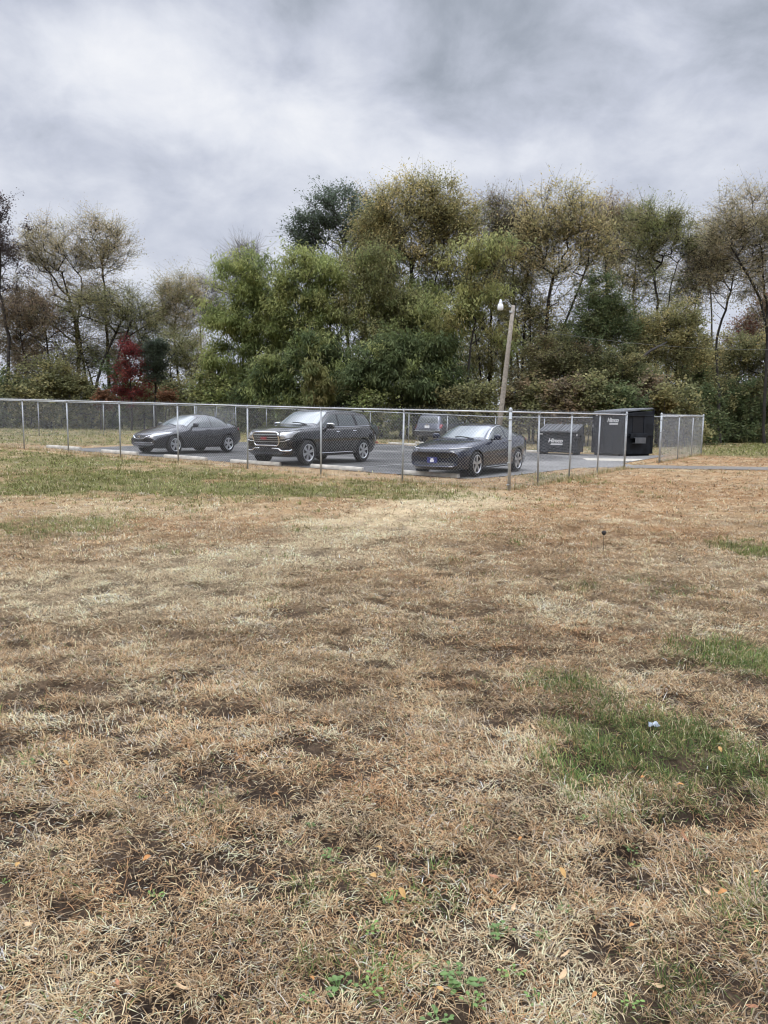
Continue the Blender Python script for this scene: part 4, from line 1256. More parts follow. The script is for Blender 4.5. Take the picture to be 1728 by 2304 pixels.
def dumpster(name_label, corner, a, b, wa, wb, hf, hb, big):
    """corner: world x, y of the near vertical edge; a: unit vector along the lettered face (to the left), b: along the side (to the right)"""
    z = float(tz(*corner))
    root = empty('dumpster', (corner[0], corner[1], z))
    tag(root, name_label, 'dumpster', 'dark waste dumpsters')
    # local frame: X = -a (left to right along the lettered face), Y = b' (into the box), Z up
    A = Vector((-a[0], -a[1], 0)); B = Vector((b[0], b[1], 0))
    Mt = Matrix(((A.x, B.x, 0, 0), (A.y, B.y, 0, 0), (0, 0, 1, 0), (0, 0, 0, 1)))
    # box occupies X in [-wa, 0], Y in [0, wb]
    m = MB()
    tk = .04
    z0 = .10
    rim = .07
    # side profile (Y, Z): low front, high back
    prof = [(0, z0), (wb, z0), (wb, hb - rim), (0, hf - rim)]
    m.prism(prof, -wa, 0, Mt @ Matrix(((0, 0, 1, 0), (1, 0, 0, 0), (0, 1, 0, 0), (0, 0, 0, 1))))
    body = m.build('box', M['dump'], root, bevel=.015)
    # corner posts, ribs, top rim and skids
    for X in (-wa, 0):
        MB().box((X, -.012, (z0 + hf) / 2), (.07, .05, hf - z0 - .02), Mt).build('corner_post', M['dump'], body, bevel=.006)
        MB().box((X, wb + .012, (z0 + hb) / 2), (.07, .05, hb - z0 - .02), Mt).build('corner_post', M['dump'], body, bevel=.006)
    MB().box((-wa / 2, -.018, hf - .06), (wa + .08, .07, .075), Mt).build('rim', M['dump'], body, bevel=.006)
    MB().box((-wa / 2, -.010, z0 + .05), (wa + .06, .05, .08), Mt).build('sill_rail', M['dump'], body, bevel=.006)
    for X in ((-.62 * wa, -.30 * wa) if big else (-.5 * wa,)):
        MB().box((X, -.006, (z0 + hf) / 2), (.05, .03, hf - z0 - .2), Mt).build('rib', M['dump'], body, bevel=.006)
    for Y_ in ((.16 * wb, .97 * wb) if big else (.5 * wb,)):
        MB().box((.006, Y_, (z0 + hf) / 2), (.03, .05, hf - z0 - .25), Mt).build('rib', M['dump'], body, bevel=.006)
    m = MB()
    for X in (-wa + .15, -.15): m.box((X, wb / 2, .05), (.12, wb - .1, .10), Mt)
    m.build('skid', M['dump_dark'], root)
    # ribbed plastic lid, two leaves
    ang = math.atan2(hb - hf, wb); ll = math.hypot(wb, hb - hf)
    for k in (0, 1):
        X0 = -wa + k * wa / 2 + .02; X1 = X0 + wa / 2 - .04
        Ml = Mt @ Matrix.Translation((0, -.06, hf - .01)) @ Matrix.Rotation(ang, 4, 'X')
        m = MB()
        n = 5
        m.box(((X0 + X1) / 2, ll / 2 + .05, .02), (X1 - X0, ll + .16, .025), Ml)
        for q in range(n):
            xx = X0 + (q + .5) * (X1 - X0) / n
            m.box((xx, ll / 2 + .05, .05), ((X1 - X0) / n * .52, ll + .10, .045), Ml, (.75, .97))
        m.box(((X0 + X1) / 2, -.035, .0), (X1 - X0, .02, .07), Ml)
        m.build('lid', M['lid'], root, bevel=.008)
    # fork sleeves on both ends
    for X in ((.06, -wa - .06)):
        m = MB()
        zs = .78 if not big else .92
        yc = wb * .5
        ln = wb * .55
        for dz in (-.10, .10): m.box((X, yc, zs + dz), (.13, ln, .025), Mt)
        m.box((X + (.06 if X > 0 else -.06), yc, zs), (.02, ln, .20), Mt)
        m.build('fork_sleeve', M['dump'], root, bevel=.004)
    # hinge rod at the back
    m = MB(); m.tube([Mt @ Vector((-wa, wb + .03, hb + .02)), Mt @ Vector((0, wb + .03, hb + .02))], .02, 8); m.build('hinge_rod', M['dump'], root)
    # lettering
    def letter(nm, me, X, Z, mat):
        o = link(nm, me, mat, root)
        o.matrix_local = Mt @ Matrix(((1, 0, 0, X), (0, 0, -1, -.040), (0, 1, 0, Z), (0, 0, 0, 1)))
        return o
    zt_ = hf - .36 if big else hf - .44
    xt = -wa * (.30 if big else .55)
    letter('lettering', text_mesh('Himco', .27 if big else .25, .25, .004, .010), xt, zt_, M['white'])
    m = MB(); m.prism([(-.26, 0), (.30, 0), (.33, .07), (-.23, .07)], -.004, .004, Mt @ Matrix(((1, 0, 0, xt + .03), (0, 0, -1, -.040), (0, 1, 0, zt_ - .20), (0, 0, 0, 1))))
    m.build('lettering_underline', M['white'], root)
    m = MB()
    for X, Z, w_, h_ in (((-wa * .92, hf - .13, .16, .05), (-.02, hf - .16, .05, .10)) if not big else ((-wa * .86, hf - .14, .14, .05), (-wa * 1.0 + .03, hf - .62, .04, .09))):
        m.box((X, -.044, Z), (w_, .006, h_), Mt)
    if big: m.box((.006, .28, hf - .62), (.006, .05, .12), Mt)
    m.build('sticker', M['white'], root)
    m = MB(); m.box((-wa * .52, -.046, hf - .075), (.55 if not big else .8, .012, .028), Mt); m.build('warning_strip', M['plate'], root)
    if big:
        # sliding side door, open, and its track
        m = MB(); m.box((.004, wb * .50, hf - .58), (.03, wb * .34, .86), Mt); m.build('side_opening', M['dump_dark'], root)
        m = MB()
        m.box((.03, wb * .55, hf - .14), (.05, wb * .86, .05), Mt); m.box((.03, wb * .55, hf - 1.03), (.05, wb * .80, .05), Mt)
        m.box((.022, wb * .84, hf - .58), (.03, wb * .30, .84), Mt)
        m.build('sliding_door', M['dump'], root, bevel=.005)
        m = MB(); q = Mt @ Matrix.Translation((.12, wb * .50, hf - 1.24)) @ Matrix.Rotation(0, 4, 'X')
        m.box((0, 0, .10), (.22, .62, .02), q); m.box((0, 0, -.14), (.22, .62, .02), q); m.box((.11, 0, -.02), (.02, .62, .26), q)
        m.build('fork_pocket', M['lid'], root, bevel=.004)
    return root


dumpster('small dark dumpster with a ribbed sloping lid, low and wide', (9.02, 35.55), (-.905, .425), (.425, .905), 1.86, 1.35, 1.10, 1.38, False)
dumpster('big dark dumpster, tall as the fence, with an open sliding side door', (10.67, 34.2), (-.42, .9075), (.9075, .42), 1.95, 1.80, 1.98, 2.14, True)

# ------------------------------------------------------------------ lamp pole
PB = at(1118, 1000, 43.0); PB[2] = float(tz(PB[0], PB[1]))
PT = at(1155, 687, 43.2)
root = empty('lamp_pole', tuple(PB))
tag(root, 'leaning grey wooden pole carrying a white area light, beyond the far fence', 'lamp pole')
dv = Vector(PT - PB)
MB().tube([dv * 0 - Vector((0, 0, .1)), dv * .3, dv * .7, dv], [.155, .145, .125, .108], 12).build('pole', M['wood'], root, smooth=True)
LP = Vector(at(1126, 692, 43.0) - PB)
MB().tube([dv * .972, dv * .972 + Vector((-.22, -.02, .35)), LP + Vector((.30, 0, .36)), LP + Vector((.05, 0, .30))], .024, 8).build('lamp_arm', M['galv'], root, smooth=True)
lh = empty('lamp_head'); lh.parent = root; lh.location = LP
MB().lathe([(.001, .44), (.05, .43), (.07, .34), (.10, .30), (.11, .20)], 14).build('lamp_housing', M['galv_far'], lh, smooth=True)
MB().lathe([(.11, .20), (.155, .15), (.165, .0), (.16, -.12), (.13, -.15), (.001, -.155)], 14).build('lamp_shade', M['lamp_white'], lh, smooth=True)
MB().box(dv * .955 + Vector((-.1, -.06, 0)), (.16, .12, .10)).build('bracket', M['galv_far'], root)
MB().tube([dv * .32 + Vector((-.15, -.02, 0)), dv * .32 + Vector((-.19, -.02, 0))], .07, 10).build('insulator', M['lamp_white'], root)
# overhead cable to the right
A = Vector(at(1157, 735, 43.2)); B = Vector(at(1800, 785, 52))
pts = []
for k in range(25):
    q = k / 24
    p = A.lerp(B, q); p.z -= 4 * .45 * q * (1 - q)
    pts.append(p)
cb = MB().tube(pts, .006, 5).build('overhead_cable', M['cable'])
tag(cb, 'thin sagging overhead cable running from the lamp pole past the trees', 'cable')

# ------------------------------------------------------------------ small things on the lawn
def ground_z(x, y):
    return float(tz(x, y) + relief(np.array([x]), np.array([y]))[0])


x, y = gpt(1470, 1640)
bm = bmesh.new()
bmesh.ops.create_grid(bm, x_segments=9, y_segments=6, size=.5)
for v in bm.verts:
    v.co.x *= .055; v.co.y *= .03
    v.co.z = .016 + .016 * math.sin(v.co.x * 90 + 1) * math.cos(v.co.y * 130) + random.uniform(-.004, .004)
so_ = bmesh.ops.solidify(bm, geom=bm.faces[:], thickness=.0015)
o = from_bm('paper_scrap', bm, simple('paper', (.36, .40, .45), .7, 0, .1, 40), None, (x, y, ground_z(x, y) + .02))
o.rotation_euler = (.15, .1, .35)
tag(o, 'crumpled bluish white paper scrap at the edge of the green grass patch', 'litter')

x, y = gpt(1357, 1240)
root = empty('seed_head', (x, y, ground_z(x, y)))
tag(root, 'lone dark seed head on a thin upright stalk in the dry lawn', 'weed')
MB().tube([(0, 0, 0), (.004, 0, .10), (-.002, 0, .215)], .0028, 5).build('stem', M['bark'], root)
MB().lathe([(.001, .20), (.022, .215), (.030, .235), (.022, .252), (.001, .262)], 10).build('flower_head', M['bark'], root, smooth=True)

# fallen leaves
leaf_cols = [(.40, .18, .05), (.42, .25, .08), (.30, .14, .07), (.42, .29, .16)]
lm = [simple('fallen_leaf', c, .7, 0, .25, 30) for c in leaf_cols]
protos = []
for k in range(4):
    bm = bmesh.new()
    rows = 7
    prev = None
    Lf = .058 + .01 * k; Wf = .014 + .003 * (k % 2)
    vs_ = []
    for i in range(rows):
        u = i / (rows - 1)
        w = Wf * math.sin(PI * min(1, u * .92 + .06)) ** .8
        z = .012 * math.sin(u * 3 + k) + .002
        vs_.append([bm.verts.new((u * Lf - Lf / 2, sgn * w, z + .25 * w * abs(sgn))) for sgn in (-1, 0, 1)])
    for i in range(rows - 1):
        for j in range(2): bm.faces.new((vs_[i][j], vs_[i + 1][j], vs_[i + 1][j + 1], vs_[i][j + 1]))
    me = bpy.data.meshes.new('fallen_leaf'); bm.to_mesh(me); bm.free()
    me.materials.append(lm[k]); protos.append(me)
spots = [(330, 1935), (850, 1915), (690, 1620), (420, 1760), (375, 1800), (1265, 1985), (1110, 1985), (1155, 2055), (1420, 2105), (840, 1995), (470, 2105), (65, 2090), (700, 2200), (210, 2225), (265, 2245), (1270, 2180), (1335, 2275), (990, 2245), (1000, 2020),
         (1590, 2015), (1625, 2025), (1700, 1990), (1540, 1900), (1265, 2225), (1110, 2010), (905, 2030), (740, 1880), (560, 1900), (620, 1790), (150, 1740), (520, 1690), (1200, 1650), (1445, 1770), (1620, 1700), (1690, 2285), (410, 2240), (1170, 1900), (890, 1580), (300, 1600), (1040, 1440), (1530, 1790), (40, 1970), (960, 2120), (1480, 2240)]
for k, (px, py) in enumerate(spots):
    x, y = gpt(px, py)
    o = bpy.data.objects.new('fallen_leaf', protos[k % 4]); COL.objects.link(o)
    o.location = (x, y, ground_z(x, y) + .035)
    o.rotation_euler = (random.uniform(-.4, .4), random.uniform(-.4, .4), random.uniform(0, 6.28))
    sc = random.uniform(.34, .58); o.scale = (sc, sc, sc)
    tag(o, 'small curled orange or tan fallen leaf lying in the dry grass', 'leaf', 'fallen leaves on the lawn')

# broad leaved weeds
wm = [simple('weed_leaf', c, .6, 0, .2, 30) for c in ((.10, .17, .035), (.13, .21, .045), (.085, .145, .035))]


def weed_mesh(k, nl, R):
    rg = random.Random(k)
    bm = bmesh.new()
    for q in range(nl):
        an = rg.uniform(0, 6.28); rr = R * rg.uniform(.15, 1.0); sz = R * rg.uniform(.26, .42)
        base = Vector((rr * math.cos(an), rr * math.sin(an), R * rg.uniform(.15, .45)))
        d = Vector((math.cos(an + rg.uniform(-.7, .7)), math.sin(an + rg.uniform(-.7, .7)), rg.uniform(-.2, .35)))
        sd = d.cross(Vector((0, 0, 1))).normalized(); up = sd.cross(d).normalized()
        ring = []
        for i in range(9):
            a = 2 * PI * i / 9
            ring.append(bm.verts.new(base + d * (sz * (.5 + .5 * math.cos(a))) + sd * (sz * .42 * math.sin(a)) + up * (sz * .10 * abs(math.sin(a)))))
        c = bm.verts.new(base + d * sz * .5 - up * sz * .03)
        for i in range(9): bm.faces.new((c, ring[i], ring[(i + 1) % 9]))
        g0 = bm.verts.new(Vector((0, 0, -.01))); g1 = bm.verts.new(base + d * sz * .1 + sd * .002); g2 = bm.verts.new(base + d * sz * .1 - sd * .002)
        bm.faces.new((g0, g1, g2))
    me = bpy.data.meshes.new('broadleaf_weed'); bm.to_mesh(me); bm.free()
    return me


wp = []
for k in range(6):
    me = weed_mesh(k, 9 + 4 * (k % 3), .055 + .012 * (k % 3)); me.materials.append(wm[k % 3]); wp.append(me)
wspots = [(70, 1735, 1.3), (350, 2000, .8), (745, 1935, .9), (650, 1900, .7), (830, 2095, .9), (1120, 2110, 1.1), (1225, 2130, .9), (1310, 1850, .7), (1420, 1905, .7), (860, 2035, .9), (890, 2030, .8), (1040, 2225, 1.4), (1060, 2270, 1.3), (1150, 2200, 1.0), (1010, 2190, .9), (1210, 2265, 1.0), (1420, 2270, .8),
          (760, 2215, 1.2), (700, 2260, 1.0), (835, 2230, 1.0), (990, 2290, 1.0), (1060, 1880, .8), (1430, 1930, .6), (700, 1860, .5), (190, 2300, .8), (5, 1985, .6), (1270, 2060, .6), (1575, 1920, .7), (850, 2190, .8), (1095, 1720, .5), (1600, 1890, .7), (320, 1800, .5), (1320, 1760, .6)]
for k, (px, py, sc) in enumerate(wspots):
    x, y = gpt(px, py)
    o = bpy.data.objects.new('broadleaf_weed', wp[k % 6]); COL.objects.link(o)
    o.location = (x, y, ground_z(x, y) + .012); o.rotation_euler = (0, 0, random.uniform(0, 6.28)); sc *= .50; o.scale = (sc, sc, sc)
    tag(o, 'small low green broadleaf weed growing in the straw coloured grass', 'weed', 'broadleaf weeds in the lawn')

# ------------------------------------------------------------------ trees
PAL = dict(
    green=[(.105, .135, .024), (.140, .165, .030), (.068, .094, .022), (.165, .175, .034)],
    dgreen=[(.044, .066, .020), (.056, .080, .024), (.078, .096, .027)],
    blue=[(.052, .074, .044), (.066, .088, .048), (.042, .058, .036)],
    ygreen=[(.14, .15, .032), (.10, .125, .03), (.19, .185, .04)],
    yellow=[(.27, .22, .04), (.20, .185, .04), (.31, .23, .05)],
    gold=[(.28, .205, .05), (.24, .19, .05), (.18, .165, .05), (.13, .13, .045)],
    tan=[(.225, .18, .085), (.18, .155, .07), (.20, .145, .06), (.135, .13, .05)],
    olive=[(.14, .135, .038), (.105, .11, .034), (.175, .15, .042), (.085, .092, .03)],
    brown=[(.12, .09, .05), (.16, .105, .045), (.09, .08, .035), (.10, .065, .04)],
    orange=[(.30, .105, .03), (.24, .10, .035), (.20, .13, .05)],
    red=[(.24, .022, .022), (.17, .018, .02), (.27, .05, .028)],
    plum=[(.085, .060, .055), (.07, .05, .05), (.10, .075, .06)],
    pale=[(.26, .23, .19), (.22, .19, .15)],
)
for _k in PAL: PAL[_k] = [tuple(c * (1.0 if _k in ('red', 'plum', 'orange', 'yellow') else 2.3) for c in q) for q in PAL[_k]]
for _k in PAL: PAL[_k] = [tuple(.74 * c + .26 * (.3 * q[0] + .6 * q[1] + .1 * q[2]) for c in q) for q in PAL[_k]]
N_LEAVES = 0


def tube_np(P0, P1, r0, r1, n=5):
    """arrays of frusta"""
    ax = P1 - P0
    ln = np.linalg.norm(ax, axis=1); ok = ln > 1e-4
    P0, P1, r0, r1, ax = P0[ok], P1[ok], r0[ok], r1[ok], ax[ok] / ln[ok][:, None]
    ref = np.where(np.abs(ax[:, 2:3]) < .9, np.array([[0, 0, 1.]]), np.array([[1., 0, 0]]))
    e1 = np.cross(ax, ref); e1 /= np.linalg.norm(e1, axis=1)[:, None]; e2 = np.cross(ax, e1)
    m = len(P0)
    vs = []
    for P, r in ((P0, r0), (P1, r1)):
        for k in range(n):
            a = 2 * PI * k / n
            vs.append(P + (e1 * math.cos(a) + e2 * math.sin(a)) * r[:, None])
    i = np.arange(m)
    qs = [np.stack([k * m + i, ((k + 1) % n) * m + i, (n + (k + 1) % n) * m + i, (n + k) * m + i], 1) for k in range(n)]
    return np.concatenate(vs), np.concatenate(qs)


def leaf_cards(C, D, size, aspect, cols, rg, droop=.0):
    """C centres, D axis directions (unit-ish); bent two-triangle leaves"""
    n = len(C)
    D = D / (np.linalg.norm(D, axis=1)[:, None] + 1e-6)
    rv = rg.normal(0, .7, (n, 3)); rv[:, 2] += 0
    rv = np.cross(np.array([[0, 0, 1.]]), D) + rv * .55
    sd = rv - D * np.sum(rv * D, 1)[:, None]; sd /= np.linalg.norm(sd, axis=1)[:, None] + 1e-6
    L_ = size[:, None]; Wd = L_ * aspect * .5
    a = C - D * L_ * .5; b = C + D * L_ * .5
    b[:, 2] -= droop * size
    nn = np.cross(sd, D)
    mid = C + nn * L_ * .06
    V = np.stack([a, mid + sd * Wd, b, mid - sd * Wd], 1).reshape(-1, 3)
    i = np.arange(n) * 4
    return V, np.stack([i, i + 1, i + 2, i + 3], 1), np.repeat(cols, 4, 0)


def plant(name, label, cat, group, Y, stems, crowns, pal, seed, nclu=60, per=60, leaf=.16, aspect=.6, sig=.55, trunk_r=.16, bark='bark', twig=7, twig_r=.011, droop=.0, shell=.55, flat=.6, tone=1.0, mixpal=None, mixw=0.0, trunk_name='trunk', depth=.75, limb=1.0):
    """stems: polylines of photo pixels (first point = foot; its height is taken from the ground); crowns: (px, py, rx, ry[, share])"""
    global N_LEAVES
    rg = np.random.default_rng(seed)
    k_px = Y / F
    b0 = at(stems[0][0][0], stems[0][0][1], Y)
    zg = float(tz(b0[0], b0[1]))
    base = np.array([b0[0], b0[1], zg])
    root = empty(name, tuple(base))
    tag(root, label, cat, group)
    nodes = []; par = []
    stem_ids = []
    for si, sp in enumerate(stems):
        P = [at(px, py, Y) for px, py in sp]
        oy = 0 if si == 0 else rg.uniform(-.8, .8)
        P = np.array(P); P[:, 1] += oy
        P[0, 2] = float(tz(P[0, 0], P[0, 1])) - .15
        q = resample(P, max(4, int(np.linalg.norm(P[-1] - P[0]) / .7)))
        for _ in range(4): q[1:-1] = .25 * q[:-2] + .5 * q[1:-1] + .25 * q[2:]
        wob = np.cumsum(rg.normal(0, .05, (len(q), 3)), 0); wob[0] = 0; wob[:, 2] *= .2
        wob -= wob[-1] * np.linspace(0, 1, len(q))[:, None] * .6
        q = q + wob
        ids = []
        for i, p in enumerate(q):
            par.append(-1 if i == 0 else len(nodes) - 1)
            nodes.append(p); ids.append(len(nodes) - 1)
        stem_ids.append(ids)
    # cluster centres in the crowns
    CL = []
    wsum = sum((c[4] if len(c) > 4 else 1) * c[2] * c[3] for c in crowns)
    for c in crowns:
        m = max(3, int(round(nclu * (c[4] if len(c) > 4 else 1) * c[2] * c[3] / wsum)))
        o = at(c[0], c[1], Y)
        d = rg.normal(0, 1, (m, 3)); d /= np.linalg.norm(d, axis=1)[:, None]
        rr = np.where(rg.random(m) < shell, rg.uniform(.72, 1.0, m), rg.random(m) ** .5 * .8)
        lump = 1 + .42 * (fbm(d[:, 0] * 1.7 + seed, d[:, 2] * 1.7 + d[:, 1], 3, seed) - .5) * 2
        CL.append(o + d * (rr * lump)[:, None] * np.array([c[2] * k_px, c[2] * k_px * depth, c[3] * k_px]))
    CL = np.concatenate(CL)
    gz_ = tz(CL[:, 0], CL[:, 1])
    CL[:, 2] = np.maximum(CL[:, 2], gz_ + .25)
    top = np.array([nodes[i[-1]] for i in stem_ids]).mean(0)
    order = np.argsort(np.linalg.norm((CL - top) * np.array([1, 1, .7]), axis=1))
    tips = []
    maxn = len(nodes) + len(CL) * 6
    NP = np.zeros((maxn, 3)); NP[:len(nodes)] = nodes
    nn = len(nodes)
    lowcut = base[2] + .12 * (top[2] - base[2])
    allow = np.zeros(maxn, bool); allow[:nn] = NP[:nn, 2] > lowcut
    for ci in order:
        p = CL[ci]
        dv = NP[:nn] - p
        dist = np.linalg.norm(dv, axis=1)
        hor = np.hypot(dv[:, 0], dv[:, 1])
        cost = dist + 1.6 * np.maximum(0, dv[:, 2] + .45 * hor) + (~allow[:nn]) * 1e3
        j = int(np.argmin(cost))
        a = NP[j]
        dd = dist[j]
        ns = int(min(5, max(1, round(dd / .9))))
        prev = j
        rise = .16 * dd
        for q in range(1, ns + 1):
            u = q / ns
            pt = a + (p - a) * u
            pt = pt + np.array([0, 0, rise * math.sin(PI * u) * .6]) + (rg.normal(0, .07 * min(dd, 2), 3) if q < ns else 0)
            NP[nn] = pt; allow[nn] = True; par.append(prev); prev = nn; nn += 1
        tips.append(prev)
    NP = NP[:nn]; par = np.array(par)
    # pipe model radii
    acc = np.zeros(nn)
    for t_ in tips: acc[t_] += .017 ** 2.2
    for i in range(nn - 1, -1, -1):
        if acc[i] == 0: acc[i] = .014 ** 2.2
        if par[i] >= 0: acc[par[i]] += acc[i]
    rad = acc ** (1 / 2.2)
    rb = max(rad[i[0]] for i in stem_ids)
    sc_ = trunk_r * .72 / rb
    rad = np.maximum(rad * (sc_ if sc_ < 1 else 1 + (sc_ - 1) * np.clip(rad / rb, 0, 1)), .011) * limb
    hfrac = np.clip((NP[:, 2] - base[2]) / max(1, CL[:, 2].max() - base[2]), 0, 1)
    rad = np.maximum(rad * (1.12 - .55 * hfrac), .011)
    for ids in stem_ids: rad[ids[0]] *= 1.25
    ch = np.where(par >= 0)[0]
    pr = np.minimum(rad[par[ch]], rad[ch] * 1.6)
    V, Q = tube_np(NP[par[ch]], NP[ch], pr, rad[ch], 6)
    # twigs
    K = np.repeat(np.arange(len(tips)), twig)
    tp = NP[np.array(tips)][K]
    dirs = rg.normal(0, 1, (len(K), 3)) * np.array([1, 1, flat]); dirs[:, 2] += .25
    out = CL[order][K] - np.array([top[0], top[1], top[2] - 2]); out /= np.linalg.norm(out, axis=1)[:, None] + 1e-6
    dirs = dirs + out * .7
    ends = tp + dirs * sig * rg.uniform(.55, 1.25, len(K))[:, None]
    V2, Q2 = tube_np(tp, ends, np.full(len(K), twig_r * 1.3), np.full(len(K), twig_r * .5), 3)
    me = np_mesh(trunk_name, np.concatenate([V, V2]) - base, [np.concatenate([Q, Q2 + len(V)])], None, True)
    link(trunk_name, me, M[bark], root)
    # leaves
    nl = len(K) * max(1, int(round(per / twig)))
    if per > 0:
        KK = np.repeat(np.arange(len(K)), max(1, int(round(per / twig))))
        u = rg.uniform(.1, 1.0, len(KK)) ** .85
        C = tp[KK] + (ends[KK] - tp[KK]) * u[:, None] + rg.normal(0, .17 * sig / .55, (len(KK), 3))
        C[:, 2] = np.maximum(C[:, 2], tz(C[:, 0], C[:, 1]) + .05)
        D = (ends - tp)[KK] * (.6 if droop else .15) + rg.normal(0, .8, (len(KK), 3)) * np.array([1, 1, .6])
        D[:, 2] -= .3
        D[:, 2] -= droop
        cp = np.array(PAL[pal])
        tipcol = cp[rg.integers(0, len(cp), len(tips))]
        if mixpal:
            mp = np.array(PAL[mixpal]); mk = rg.random(len(tips)) < mixw
            tipcol = np.where(mk[:, None], mp[rg.integers(0, len(mp), len(tips))], tipcol)
        cc = tipcol[K[KK]]
        alt = cp[rg.integers(0, len(cp), len(KK))]
        cc = cc * .7 + alt * .3
        cc = cc * np.exp(rg.normal(0, .13, len(KK)))[:, None] * tone
        V, Q, Cc = leaf_cards(C, D, leaf * rg.uniform(.6, 1.35, len(KK)), aspect, cc, rg, droop * .4)
        me = np_mesh('crown', V - base, [Q], np.clip(Cc, .005, .7))
        link('crown', me, M['leaf'], root)
        N_LEAVES += len(KK)
    return root


TG = 'trees of the wood behind the car park'
T = lambda *a, **k: plant('tree', a[0], 'tree', TG, *a[1:], **k)
# ---- left group, thin locust like crowns
T('tree with dusky purple-brown round leaves, cut off by the picture edge', 60, [[(-40, 950), (-35, 800), (-20, 650)], [(20, 950), (28, 780), (10, 640)]], [(-25, 520, 78, 85), (-30, 620, 90, 60, .7)], 'plum', 101, nclu=80, per=156, leaf=0.126, aspect=.9, sig=.6, trunk_r=.2)
T('thin tree with a rounded see-through tan crown, left of the taller feathery one', 64, [[(168, 955), (172, 800), (160, 720), (140, 620)], [(200, 955), (196, 820), (178, 740), (190, 640)]], [(125, 570, 75, 68), (80, 560, 50, 50, .6), (90, 680, 80, 60, .8), (170, 760, 75, 70, .4)], 'tan', 102, nclu=240, per=121, leaf=0.153, aspect=.34, twig_r=.008, sig=.75, trunk_r=.24, twig=9)
T('tall feathery see-through tree with one upright plume of a crown, beside open sky', 64, [[(247, 955), (243, 820), (236, 720), (232, 640), (225, 560)]], [(232, 560, 58, 72), (210, 660, 60, 60, .6), (250, 760, 55, 80, .35)], 'tan', 103, nclu=215, per=117, leaf=0.153, aspect=.34, twig_r=.008, sig=.75, trunk_r=.19, twig=9)
T('low broad olive tree spreading over the red maple', 62, [[(205, 955), (215, 850), (260, 740), (290, 690)], [(262, 950), (256, 820), (300, 720)]], [(285, 705, 62, 52), (200, 700, 60, 40, .7), (330, 730, 30, 45, .6)], 'olive', 104, nclu=110, per=180, leaf=0.126, aspect=.45, sig=.75, trunk_r=.17, twig=9)
T('thin tan tree standing free against the sky between the two groups', 66, [[(405, 955), (400, 830), (392, 740), (398, 680)]], [(402, 690, 44, 62), (370, 720, 36, 45, .6), (420, 770, 40, 40, .6)], 'tan', 105, nclu=136, per=214, leaf=0.153, aspect=.34, twig_r=.008, sig=.7, trunk_r=.15, twig=8, mixpal='olive', mixw=.4)
T('nearly leafless pale tree next to the green mass', 70, [[(455, 955), (452, 800), (450, 720)]], [(455, 690, 42, 65)], 'pale', 106, nclu=102, per=47, leaf=0.104, aspect=.4, twig_r=.008, sig=.8, trunk_r=.12, bark='bark_grey', twig=14)
T('scarlet maple, the only red tree, conical and low', 56.5, [[(295, 955), (296, 880), (290, 800)]], [(290, 790, 24, 28), (293, 835, 34, 30), (296, 880, 42, 34)], 'red', 107, nclu=80, per=98, leaf=0.111, aspect=.8, sig=.42, trunk_r=.09, twig=8)
T('small dark blue-green tree with a bare stem beside the red maple', 57, [[(347, 955), (348, 890), (350, 830)]], [(350, 800, 28, 36), (345, 840, 24, 24)], 'blue', 108, nclu=50, per=220, leaf=0.118, aspect=.7, sig=.42, trunk_r=.13, tone=.6, twig=8)
T('dark slender many stemmed tree with sparse leaves at the far left', 61, [[(108, 955), (112, 830), (95, 700)], [(70, 955), (62, 800), (45, 690)], [(125, 955), (130, 810), (150, 700)]], [(70, 720, 75, 60), (60, 800, 70, 40, .7)], 'brown', 109, nclu=153, per=150, leaf=0.136, aspect=.6, twig_r=.008, sig=.75, trunk_r=.14, twig=8)
T('thin dark leaning tree with several crossing trunks behind the thick fence post rows', 63, [[(160, 955), (165, 830), (120, 740), (90, 690)], [(225, 955), (210, 850), (175, 760)], [(20, 955), (24, 820), (60, 720)]], [(150, 790, 75, 45), (40, 760, 60, 50), (215, 800, 50, 45)], 'olive', 110, nclu=110, per=120, leaf=0.136, aspect=.5, sig=.7, trunk_r=.13, twig=8, tone=1.0)
T('slim olive tree between the small dark tree and the green mass', 62, [[(382, 955), (380, 870), (390, 800)], [(430, 955), (424, 860), (418, 790)]], [(405, 800, 50, 55), (440, 830, 40, 50)], 'olive', 111, nclu=80, per=168, leaf=0.126, aspect=.5, sig=.6, trunk_r=.10, tone=1.0)
# ---- middle group
T('pale bare-twigged treetop showing behind the bright green tree', 72, [[(548, 960), (550, 760), (552, 640)]], [(550, 600, 52, 50), (500, 680, 30, 40, .4)], 'pale', 120, nclu=119, per=36, leaf=0.096, aspect=.4, twig_r=.008, sig=.9, trunk_r=.16, bark='bark_grey', twig=16)
T('bright green tree with drooping fronds at the left of the green mass', 57, [[(585, 960), (580, 820), (570, 700)], [(540, 960), (545, 850), (540, 760)]], [(560, 650, 72, 62), (530, 730, 62, 60), (590, 760, 60, 70), (510, 830, 45, 50, .8), (560, 860, 60, 45, .7)], 'green', 121, nclu=210, per=167, leaf=0.289, aspect=.27, sig=.62, trunk_r=.17, droop=.5, twig=7)
T('broad green tree with layered fronds, middle of the green mass', 56, [[(690, 960), (685, 830), (690, 690)], [(735, 960), (730, 850), (745, 720)]], [(690, 625, 80, 65), (740, 700, 80, 70), (650, 720, 60, 60), (690, 800, 80, 50, .6)], 'green', 122, nclu=210, per=157, leaf=0.289, aspect=.27, sig=.65, trunk_r=.2, droop=.5, mixpal='ygreen', mixw=.25)
